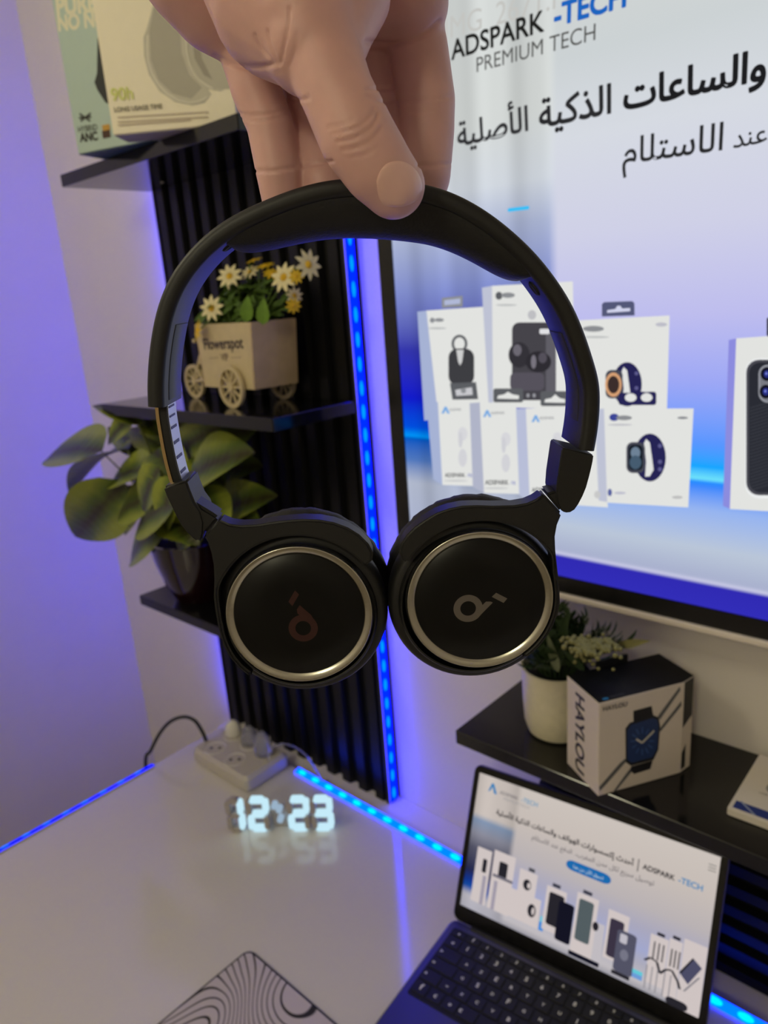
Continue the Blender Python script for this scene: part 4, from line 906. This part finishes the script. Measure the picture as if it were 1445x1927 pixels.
for k in range(420):
    c = Vector((rl.uniform(bx0, bx1 - 0.004), rl.uniform(-by * 0.75, by * 0.8), rl.uniform(0.12, 0.175)))
    if c.z > 0.118 + 0.052 * math.exp(-((c.x - 0.0) / 0.05) ** 2): c.z = rl.uniform(0.118, 0.14)
    if c.z < 0.130: c.y = max(c.y, -by * 0.3); c.x = max(bx0 + 0.02, min(bx1 - 0.022, c.x))
    M = aim(c, (rl.uniform(-.6, .6), rl.uniform(-.8, .2), rl.uniform(.2, 1)), rl.uniform(0, 6.28)) @ Matrix.Scale(rl.uniform(0.6, 1.1), 4)
    fol.add([M @ v for v in lv], lf)
obj('foliage', fol, M_g1, tri, kind='stuff')
for (x, y, Y), a in (((462, 585, .636), (0.2, -.9, .25)), ((492, 590, .634), (.3, -.9, .3))):
    o = obj('leaf', leaf_mesh('leaf', 0.034, 0.02, 0.2, 0.1), M_g2, tri); p = tloc(x, y, Y); o.matrix_local = Matrix.Translation(p + Vector((0, 0, -0.014))) @ Matrix.Rotation(-1.35, 4, 'Y') @ Matrix.Rotation(PI / 2 + 0.6, 4, 'X')

# ------------------------------------------------------------------ leafy plant in a dark red pot on the lowest corner shelf
PC = Vector((-1.086, 0.6645, 0.310))
plant = thing('potted_plant', 'leafy green plant with pointed leaves in a dark red glazed pot', 'potted plant', PC)
M_pot = mat('dark_red_glaze', (30, 8, 14), 0.14, var=0.5, scale=30, coat=0.6)
obj('pot', MB().lathe([(0.0, 0.0), (0.040, 0.0), (0.043, 0.004), (0.056, 0.035), (0.067, 0.075), (0.072, 0.105), (0.0738, 0.112), (0.068, 0.112), (0.066, 0.100), (0.0, 0.098)], 48), M_pot, plant, sm=35)
obj('soil', MB().lathe([(0.0, 0.103), (0.064, 0.1)], 24), mat('soil', (36, 28, 22), 0.95, var=0.4, scale=200, bump=1), plant)
def leaf_mat():
    m = bpy.data.materials.new('two_tone_leaf'); m.use_nodes = True; nt = m.node_tree; b = nt.nodes['Principled BSDF']; N = nt.nodes.new; L = nt.links.new
    tc = N('ShaderNodeTexCoord'); sp = N('ShaderNodeSeparateXYZ'); L(tc.outputs['Object'], sp.inputs[0])
    ab = N('ShaderNodeMath'); ab.operation = 'ABSOLUTE'; L(sp.outputs['Y'], ab.inputs[0])
    nz = N('ShaderNodeTexNoise'); nz.inputs['Scale'].default_value = 70; L(tc.outputs['Object'], nz.inputs[0])
    ad = N('ShaderNodeMath'); ad.operation = 'MULTIPLY_ADD'; L(nz.outputs['Fac'], ad.inputs[0]); ad.inputs[1].default_value = 0.012; L(ab.outputs[0], ad.inputs[2])
    mr = N('ShaderNodeMapRange'); L(ad.outputs[0], mr.inputs[0]); mr.inputs[1].default_value = 0.006; mr.inputs[2].default_value = 0.024
    r = N('ShaderNodeValToRGB'); L(mr.outputs[0], r.inputs[0]); e = r.color_ramp.elements; e[0].color = lin((58, 54, 26)) + (1,); e[1].color = lin((142, 152, 50)) + (1,); n = e.new(0.45); n.color = lin((84, 102, 30)) + (1,)
    L(r.outputs[0], b.inputs['Base Color']); b.inputs['Roughness'].default_value = 0.45
    wv = N('ShaderNodeTexWave'); wv.inputs['Scale'].default_value = 45; wv.inputs['Distortion'].default_value = 1; L(tc.outputs['Object'], wv.inputs[0])
    bp = N('ShaderNodeBump'); bp.inputs['Strength'].default_value = 0.3; bp.inputs['Distance'].default_value = 0.001; L(wv.outputs['Fac'], bp.inputs['Height']); L(bp.outputs[0], b.inputs['Normal'])
    return m
M_leaf = leaf_mat()
big = leaf_mesh('leaf', 0.080, 0.060, 0.16, 0.30, 12); big.materials.append(M_leaf)
M_stem = mat('leaf_stem', (98, 104, 48), 0.6)
def put_leaf(bpx, tpx, yb, yt, s=1.0, roll=0.0):
    """leaf from base to tip; pixels with their depths into the room"""
    B = at_y(*bpx, yb) - PC; T_ = at_y(*tpx, yt) - PC; d = T_ - B; Ln = d.length; x = d / Ln
    toc = (Vector((0, 0, EYE)) - PC - B).normalized()
    z = (Vector((0, 0, 0.55)) + toc * 1.2); z = (z - x * z.dot(x)).normalized(); z = Matrix.Rotation(roll, 3, x) @ z; yv = z.cross(x)
    sc = Ln / 0.083 * 1.12
    M = Matrix((x, yv, z)).transposed().to_4x4(); M = Matrix.Translation(B) @ M @ Matrix.Rotation(-0.17, 4, 'Y') @ Matrix.Diagonal((sc, sc * s, sc, 1))
    o = obj('leaf', big, None, plant); o.matrix_local = M
    q = Vector((B.x * 0.25, B.y * 0.25, 0.10))
    obj('stem', MB().tube([q, q.lerp(B, 0.5) + Vector((0, 0, 0.02)), B + d * 0.02], 0.0014, 6), M_stem, plant)
LV = [((192, 848), (84, 848), .60, .57, 1.0, .3), ((262, 800), (182, 755), .62, .60, .8, .5), ((232, 905), (136, 1018), .60, .57, .72, -.6), ((322, 985), (232, 1046), .595, .58, .85, .2), ((335, 945), (250, 985), .575, .56, 1.15, .2), ((300, 880), (262, 960), .585, .57, .9, .5), ((240, 845), (130, 902), .62, .60, .6, .9), ((255, 780), (200, 830), .63, .60, .7, .2), ((352, 905), (445, 845), .60, .60, 1.1, -.3), ((372, 915), (418, 1000), .59, .57, 1.0, -.2), ((395, 975), (492, 928), .63, .64, .9, -.2), ((405, 950), (480, 985), .63, .63, .95, -.1), ((330, 860), (395, 805), .65, .66, .8, .0), ((300, 820), (262, 770), .66, .66, .8, .0), ((285, 880), (196, 905), .61, .60, .7, .2), ((350, 880), (458, 800), .69, .70, .8, .1), ((300, 935), (215, 960), .60, .585, .9, .0), ((330, 900), (300, 1000), .58, .565, .9, .6), ((372, 960), (330, 1030), .60, .585, .9, .2), ((290, 850), (345, 900), .62, .60, .9, .2), ((250, 870), (310, 830), .66, .66, .8, .3), ((410, 985), (440, 1025), .61, .60, .8, .0), ((310, 960), (360, 1010), .60, .58, 1.0, .2), ((365, 860), (415, 900), .64, .63, 1.0, -.2), ((270, 920), (225, 1000), .62, .60, .8, .4)]
LV += [((320, 850), (250, 800), .67, .66, 1.0, .2), ((380, 900), (470, 870), .68, .69, 1.0, -.2), ((300, 900), (230, 870), .67, .66, 1.0, .3), ((350, 930), (290, 920), .65, .63, 1.1, .1), ((360, 890), (420, 935), .66, .64, 1.1, -.1), ((330, 820), (350, 765), .68, .69, .9, .0), ((345, 960), (300, 1010), .63, .61, 1.0, .2), ((395, 930), (455, 955), .67, .66, 1.0, -.1), ((270, 860), (210, 800), .66, .65, .9, .3)]
for a in LV: put_leaf(*a)

# ------------------------------------------------------------------ white pot with greenery on the shelf under the television
VC = Vector((-0.392, 0.688, 0.290))
vase = thing('potted_plant', 'green fern and pale buds in a white ribbed pot under the television', 'potted plant', VC)
M_ceram = mat('white_textured_ceramic', (214, 206, 178), 0.5, var=0.1, scale=120, bump=0.8)
obj('pot', MB().lathe([(0.0, 0.0), (0.030, 0.0), (0.034, 0.003), (0.038, 0.016), (0.0395, 0.04), (0.0405, 0.082), (0.0410, 0.085), (0.0385, 0.085), (0.0375, 0.076), (0.0, 0.074)], 48), M_ceram, vase, sm=35)
obj('soil', MB().lathe([(0.0, 0.078), (0.0378, 0.076)], 24), M_slat, vase)
M_fern = mat('fern_green', (42, 62, 28), 0.6, var=0.35, scale=150); M_bud = mat('pale_bud', (132, 128, 78), 0.65, var=0.2, scale=300); M_gl = mat('grey_green_leaf', (120, 128, 96), 0.55, var=0.2, scale=150)
rf = random.Random(5); fr = MB(); sl_ = leaf_mesh('leaf_tmp2', 0.018, 0.0075, 0.25, 0.3, 3)
lv = [v.co.copy() for v in sl_.vertices]; lf = [tuple(p.vertices) for p in sl_.polygons]; stems = MB()
for k in range(110):
    a = rf.uniform(0, 2 * PI); out = rf.uniform(0.02, 0.085); hgt = rf.uniform(0.03, 0.062)
    P0 = Vector((0.02 * math.cos(a), 0.02 * math.sin(a), 0.078)); P2 = Vector((out * math.cos(a), out * math.sin(a) * 0.8, 0.078 + hgt))
    if P2.y > 0.02: P2.y = 0.02 + rf.uniform(0, 0.005)
    if P2.x > 0.02 and P2.z < 0.122: P2.z = 0.128
    P1 = Vector((P0.x * 0.6 + P2.x * 0.4, P0.y * 0.6 + P2.y * 0.4, 0.078 + hgt * 0.85))
    pts = [P0.lerp(P1, t).lerp(P1.lerp(P2, t), t) for t in [i / 7 for i in range(8)]]
    stems.tube(pts, 0.0007, 4)
    for i in range(2, 8):
        d = (pts[i] - pts[i - 1]).normalized()
        for sgn in (-1, 1):
            side = d.cross(Vector((0, 0, 1))).normalized() * sgn; xd = (side + d * 0.8).normalized(); z = d.cross(side).normalized() * sgn
            M = Matrix((xd, z.cross(xd), z)).transposed().to_4x4(); M.translation = pts[i]; M = M @ Matrix.Scale(rf.uniform(0.6, 1.1), 4)
            fr.add([M @ v for v in lv], lf)
obj('stems', stems, M_fern, vase, kind='stuff'); obj('fern_leaves', fr, M_fern, vase, kind='stuff')
bu = MB(); ico = [Vector(p) for p in ((0, 0, 1), (.9, 0, .45), (.28, .85, .45), (-.72, .53, .45), (-.72, -.53, .45), (.28, -.85, .45), (.72, .53, -.45), (-.28, .85, -.45), (-.9, 0, -.45), (-.28, -.85, -.45), (.72, -.53, -.45), (0, 0, -1))]
icf = [(0, 1, 2), (0, 2, 3), (0, 3, 4), (0, 4, 5), (0, 5, 1), (1, 6, 2), (2, 7, 3), (3, 8, 4), (4, 9, 5), (5, 10, 1), (6, 7, 2), (7, 8, 3), (8, 9, 4), (9, 10, 5), (10, 6, 1), (11, 7, 6), (11, 8, 7), (11, 9, 8), (11, 10, 9), (11, 6, 10)]
for (x, y, Y, R_, n) in ((1105, 1215, .63, .016, 26), (1122, 1180, .645, .018, 26), (1085, 1185, .64, .015, 18), (1138, 1160, .65, .013, 16), (1093, 1222, .625, .010, 10)):
    c = at_y(x, y, Y) - VC
    for k in range(int(n * 1.8)):
        p = c + Vector((rf.gauss(0, R_ * .6), rf.gauss(0, R_ * .5), rf.gauss(0, R_ * .6))); p.y = min(p.y, 0.005); p.z = min(p.z, 0.148); s = rf.uniform(0.0020, 0.0034)
        bu.add([p + q * s for q in ico], icf)
me = bu.mesh('buds'); smooth(me, 80); obj('buds', me, M_bud, vase, kind='stuff')
for (b, t, yb, yt, m) in (((1050, 1265), (1030, 1195), .65, .64, M_gl), ((1040, 1262), (1068, 1160), .66, .65, M_fern), ((1012, 1240), (990, 1195), .665, .65, M_fern), ((1160, 1215), (1222, 1206), .69, .68, M_bud), ((1100, 1262), (1060, 1225), .64, .62, M_fern)):
    B = at_y(*b, yb) - VC; T_ = at_y(*t, yt) - VC; d = T_ - B; x = d.normalized(); z = (Vector((0, 0, EYE)) - VC - B).normalized(); z = (z - x * z.dot(x)).normalized()
    o = obj('long_leaf', leaf_mesh('long_leaf', d.length, d.length * 0.22, 0.2, 0.05), m, vase); M = Matrix((x, z.cross(x), z)).transposed().to_4x4(); M.translation = B; o.matrix_local = M

# ------------------------------------------------------------------ watch box
wf, wl, wr = at_z(1125, 1499, .2902), at_z(1064, 1437, .2902), at_z(1279, 1455, .2902)
ang = math.degrees(math.atan2(wr.y - wf.y, wr.x - wf.x)); wW = (wr - wf).length; wD = (wl - wf).length; wH = 0.1085
wb = thing('watch_box', 'white watch box with black lid and diagonal stripes on the shelf under the television', 'box', wf, rotz(ang))
q_ = rotz(-ang) @ (at_z(1298, 1441, .2902) - wf)
foot = [(0, 0), (wW, 0), (q_.x, q_.y), (q_.x - 0.002, wD), (0, wD)]
me = MB().loops([[(x, y, z) for x, y in foot] for z in (0.0, wH - 0.0004)]).mesh('carton'); bevel(me, 0.0008, 1); obj('carton', me, mat('white_card_box', (214, 202, 190), 0.5, var=0.03), wb)
M_lid = mat('black_card', (14, 14, 15), 0.45)
obj('lid', MB().loops([[(x * 0.992 + 0.0003, y * 0.985 + 0.0005, z) for x, y in foot] for z in (wH - 0.0006, wH)]), M_lid, wb)
obj('hang_tab', MB().rbox((wW * 0.34, wD - 0.003, wH), (wW * 0.74, wD - 0.0005, wH + 0.010), 0.002, 2, axis=1), M_lid, wb)
bpy.context.view_layer.update()
F = Print(wb, lambda x, y, l: Vector((x, -l, y)), 'box_print', None, 0.00004, 0.0001)
def wq(*pts): return [face_xy(wb, *q) for q in pts]
zz = lambda P_: wq(*[(980 + x * 0.2353, 1100 + y * 0.2353) for x, y in P_])
for pl in ([(624, 1620), (790, 1430), (835, 1390), (842, 1415), (680, 1600), (632, 1652)], [(735, 1660), (850, 1500), (880, 1462), (895, 1485), (800, 1600), (760, 1650)], [(1095, 1052), (1270, 815), (1276, 845), (1110, 1082)], [(1110, 1150), (1282, 930), (1284, 968), (1112, 1180)]):
    F.poly((92, 92, 94), zz(pl))
F.poly((20, 20, 26), zz([(898, 1010), (1045, 970), (1060, 1060), (900, 1100)]))
F.poly((24, 26, 34), zz([(835, 1150), (870, 1105), (1060, 1045), (1100, 1060), (1112, 1130), (1098, 1320), (1060, 1400), (880, 1448), (838, 1420)]))
F.poly((30, 52, 100), zz([(848, 1165), (878, 1122), (1055, 1065), (1090, 1080), (1100, 1130), (1088, 1310), (1052, 1378), (885, 1425), (850, 1400)]))
for k in range(12):
    a = k * PI / 6; F.line((54, 84, 140), zz([(968 + 55 * math.cos(a), 1250 + 62 * math.sin(a)), (968 + 95 * math.cos(a), 1250 + 112 * math.sin(a))]), 0.0018)
F.line((190, 186, 176), zz([(965, 1262), (918, 1232)]), 0.0022); F.line((190, 186, 176), zz([(965, 1262), (1062, 1165)]), 0.0026)
F.poly((20, 20, 26), zz([(875, 1452), (1050, 1402), (1032, 1470), (900, 1512), (880, 1490)]))
F.text((110, 104, 100), 'HAYLOU', *zz([(652, 1010), (845, 968)]), (0, 1), 0.03)
F.done()
F = Print(wb, lambda x, y, l: Vector((-l, x, y)), 'side_print', None, 0.00004, 0.0001)
F.text((56, 52, 62), 'HAYLOU', (wD * 0.70, wH - 0.010), (wD * 0.70, 0.006), (-1, 0), 0.03)
F.m and F.done()
fd = Vector((q_.x - wW, q_.y, 0)); fl = fd.length; fd.normalize(); fn_ = Vector((fd.y, -fd.x, 0))
F = Print(wb, lambda x, y, l: Vector((wW, 0, y)) + fd * x + fn_ * l, 'end_print', None, 0.00004, 0.0001)
F.poly((18, 18, 20), [(0.0012, wH * 0.50), (fl - 0.0012, wH * 0.58), (fl - 0.0012, wH - 0.001), (0.0012, wH - 0.001)]); F.poly((30, 30, 32), [(0.0015, 0.004), (fl * 0.45, 0.004), (fl * 0.45, wH * 0.3), (0.0015, wH * 0.22)]); F.done()
F = Print(wb, lambda x, y, l: Vector((x, y, wH + l)), 'lid_print', None, 0.00004, 0.0001)
F.ell((40, 120, 180), 0.010, 0.004, 0.0035, 0.002); F.text((90, 90, 96), 'HAYLOU', (0.016, 0.0035), (0.032, 0.0035), (0, 1)); F.done()

# flat white box at the right end of the shelf
fb = thing('cable_box', 'flat white box with a blue stripe lying on the shelf at the right edge', 'box', (-0.1875, 0.652, 0.2901), rotz(1.0))
me = MB().box((0, 0, 0), (0.15, 0.106, 0.009)).mesh('carton'); bevel(me, 0.001, 2); obj('carton', me, M_card_w, fb, sm=40)
F = Print(fb, lambda x, y, l: Vector((x, y, 0.009 + l)), 'box_print', None, 0.00004, 0.0001)
F.poly((24, 50, 130), [(0.004, 0.003), (0.15, 0.003), (0.15, 0.017), (0.004, 0.015)]); F.line((150, 160, 190), [(0.008, 0.016), (0.024, 0.003)], 0.002)
F.rrect((34, 34, 36), 0.022, 0.074, 0.06, 0.098, 0.004); F.rrect((150, 148, 146), 0.021, 0.044, 0.052, 0.062, 0.008); F.rrect((120, 118, 120), 0.026, 0.048, 0.046, 0.058, 0.004); F.rrect((28, 26, 26), 0.036, 0.020, 0.06, 0.026, 0.002); F.rrect((28, 26, 26), 0.034, 0.033, 0.06, 0.037, 0.002)
F.text((130, 126, 120), 'USB-C', (0.018, 0.038), (0.030, 0.038), (0, 1)); F.done()

# ------------------------------------------------------------------ power strip, plugs and cables
ps = thing('power_strip', 'white power strip with sockets at the back corner of the desk', 'power strip', (-1.095, 0.603, 0.0), rotz(0))
me = MB().rbox((0, 0, 0), (0.160, 0.098, 0.030), 0.012, 5).mesh('body'); obj('body', me, mat('strip_plastic', (196, 188, 178), 0.4, var=0.03), ps, sm=30)
M_hole = mat('socket_hole', (70, 66, 62), 0.7)
sock = MB().lathe([(0.0, -0.0006), (0.017, -0.0006), (0.0185, 0.0008), (0.0195, 0.0)], 28).mesh('socket'); smooth(sock, 40); sock.materials.append(M_white)
pin = MB().lathe([(0.0, 0.0012), (0.0026, 0.0010), (0.003, 0.0)], 12).mesh('pin_hole'); pin.materials.append(M_hole)
for x, y, a in ((0.034, 0.072, 40), (0.084, 0.072, 40), (0.098, 0.026, 40), (0.040, 0.026, 40)):
    s_ = obj('socket', sock, None, ps, loc=(x, y, 0.0302))
    for sg in (-1, 1): obj('pin_hole', pin, None, s_, loc=(sg * 0.0075 * math.cos(math.radians(a)), sg * 0.0075 * math.sin(math.radians(a)), 0.0))
M_clear = mat('clear_plastic', (206, 206, 226), 0.12, var=0.02, trans=0.75, coat=0.3); M_blk = mat('black_cable', (38, 38, 42), 0.5)
def plugt(label, x, y, m, h):
    t = thing('plug', label, 'plug', (-1.095 + x, 0.603 + y, 0.0312), rotz(40))
    obj('plug_body', MB().loops([[(r * math.cos(2 * PI * k / 16) * 1.0, r * 0.75 * math.sin(2 * PI * k / 16), z) for k in range(16)] for r, z in ((0.015, 0.0), (0.0165, 0.003), (0.0155, h * 0.5), (0.012, h * 0.8), (0.006, h))]), m, t, sm=50)
    obj('pin', MB().tube([(-0.0075, 0, -0.0002), (-0.0075, 0, 0.006)], 0.0022, 8), M_ring, t); obj('pin', MB().tube([(0.0075, 0, -0.0002), (0.0075, 0, 0.006)], 0.0022, 8), M_ring, t)
    return t
plugt('white plug at the left end of the power strip', 0.034, 0.072, M_white, 0.030)
plugt('clear plastic plug at the right side of the power strip, glinting blue', 0.130, 0.066, M_clear, 0.046)
plugt('short clear plug at the back of the power strip', 0.084, 0.072, M_clear, 0.036)
def at_x(x, y, X): d = ray(x, y); return Vector((0, 0, EYE)) + d * (X / d.x)
pts = [at_x(274, 1440, -1.165), at_x(284, 1412, -1.164), at_x(302, 1378, -1.155), at_x(322, 1357, -1.142), at_x(346, 1349, -1.125), at_x(366, 1356, -1.108), at_x(380, 1376, -1.096), at_x(388, 1394, -1.0885)]
low = [Vector((-1.166, pts[0].y - 0.02, -0.40)), Vector((-1.166, pts[0].y - 0.01, -0.16))]
cp = catmull(low + pts, 60)
t = tag(obj('power_cable', MB().tube([tuple(p) for p in cp], 0.0034, 10), M_blk, sm=60), 'dark grey cable arching over the desk edge to the power strip', 'cable')
tp = catmull([at_y(507, 1432, .63), at_y(505, 1415, .635), at_y(520, 1402, .65), at_y(545, 1402, .67), at_y(572, 1418, .69), at_y(592, 1445, .70), at_y(606, 1470, .7), Vector((-0.862, 0.722, -0.0095))], 50)
tag(obj('clear_cable', MB().tube([tuple(p) for p in tp], 0.0014, 8), M_clear, sm=60), 'thin clear cable looping off the right side of the power strip', 'cable')

# ------------------------------------------------------------------ LED clock
ca, cb_ = at_z(431, 1563, 0.0), at_z(632, 1561, 0.0); cang = math.degrees(math.atan2(cb_.y - ca.y, cb_.x - ca.x)); CW = (cb_ - ca).length
ck = thing('digital_clock', 'white digital clock with glowing digits standing on the desk reading 12 23', 'clock', ca, rotz(cang))
M_dig = emat('lit_digit', (0.52, 0.77, 0.88), 1.08, True); M_dim = emat('lit_dot', (0.45, 0.62, 0.80), 0.7, True); M_off = mat('pale_digit', (176, 168, 166), 0.35)
CH = 0.062
def seg(x0, z0, x1, z1, m, par, w=0.0044):
    d = Vector((x1 - x0, 0, z1 - z0)); L_ = d.length; d.normalize(); n = Vector((-d.z, 0, d.x)); a = Vector((x0, 0, z0)); b = Vector((x1, 0, z1)); out = []
    for c, s0, dd in ((b, -1, d), (a, 1, -d)):
        for i in range(7):
            t = -PI / 2 + PI * i / 6; out.append(c + (dd * math.cos(t) + (n if s0 < 0 else -n) * math.sin(t)) * w)
    mb = MB(); mb.loops([[(p.x, -0.006, p.z) for p in out], [(p.x, 0.006, p.z) for p in out]]); me = mb.mesh('segment'); bevel(me, 0.0012, 2, 50); return obj('segment', me, m, par, sm=50)
def digit(x, w, on):
    z0, z1, z2 = 0.0050, CH / 2, CH - 0.0050; g = 0.0062
    S = {'a': (x + g, z2, x + w - g, z2), 'b': (x + w, z1 + g, x + w, z2 - g * .7), 'c': (x + w, z0 + g * .7, x + w, z1 - g), 'd': (x + g, z0, x + w - g, z0), 'e': (x, z0 + g * .7, x, z1 - g), 'f': (x, z1 + g, x, z2 - g * .7), 'g': (x + g, z1, x + w - g, z1)}
    for k, v in S.items(): seg(*v, M_dig if k in on else M_off, ck)
digit(0.0050, 0.019, 'bc'); digit(0.0385, 0.026, 'abged'); digit(0.103, 0.026, 'abged'); digit(0.1395, 0.026, 'abgcd')
for x, z in ((0.079, 0.047), (0.086, 0.022), (0.086, 0.040)):
    obj('dot', MB().lathe([(0.0, -0.0065), (0.0035, -0.0065), (0.0050, -0.005), (0.0050, 0.005), (0.0, 0.005)], 18, Matrix.Translation((x, 0, z)) @ Matrix.Rotation(-PI / 2, 4, 'X')), M_dim, ck, sm=50)
obj('frame_bar', MB().rbox((0.004, 0.006, 0.026), (CW - 0.003, 0.014, 0.036), 0.003, 2, axis=0), M_off, ck)
obj('battery_box', MB().rbox((0.068, 0.008, 0.0), (0.096, 0.022, 0.034), 0.004, 2), M_off, ck)

# ------------------------------------------------------------------ desk mat with contour lines
def contour_mat():
    m = bpy.data.materials.new('contour_print'); m.use_nodes = True; nt = m.node_tree; b = nt.nodes['Principled BSDF']; N = nt.nodes.new; L = nt.links.new
    tc = N('ShaderNodeTexCoord'); nz = N('ShaderNodeTexNoise'); nz.inputs['Scale'].default_value = 5.2; nz.inputs['Detail'].default_value = 0.6; nz.inputs['Distortion'].default_value = 0.5
    L(tc.outputs['Object'], nz.inputs[0])
    mu = N('ShaderNodeMath'); mu.operation = 'MULTIPLY'; L(nz.outputs['Fac'], mu.inputs[0]); mu.inputs[1].default_value = 42
    f = N('ShaderNodeMath'); f.operation = 'FRACT'; L(mu.outputs[0], f.inputs[0])
    s = N('ShaderNodeMath'); s.operation = 'SUBTRACT'; L(f.outputs[0], s.inputs[0]); s.inputs[1].default_value = 0.5
    ab = N('ShaderNodeMath'); ab.operation = 'ABSOLUTE'; L(s.outputs[0], ab.inputs[0])
    r = N('ShaderNodeValToRGB'); L(ab.outputs[0], r.inputs[0]); e = r.color_ramp.elements; e[0].position = 0.07; e[0].color = lin((36, 34, 36)) + (1,); e[1].position = 0.13; e[1].color = lin((196, 186, 190)) + (1,)
    L(r.outputs[0], b.inputs['Base Color']); b.inputs['Roughness'].default_value = 0.8; return m
mc = at_z(468, 1786, 0.004)
dm = thing('desk_mat', 'pale desk mat with black contour lines and black edge on the white desk', 'desk mat', (mc.x, mc.y, 0.0), rotz(-0.5))
mb = MB(); mb.rbox((-0.002, -0.60, 0.0002), (0.60, 0.002, 0.0034), 0.012, 6); obj('edge_binding', mb, M_dark, dm, sm=30)
mb = MB(); mb.rbox((0.0005, -0.5975, 0.001), (0.5975, -0.0005, 0.0040), 0.011, 6); obj('cloth_top', mb, contour_mat(), dm, sm=30)
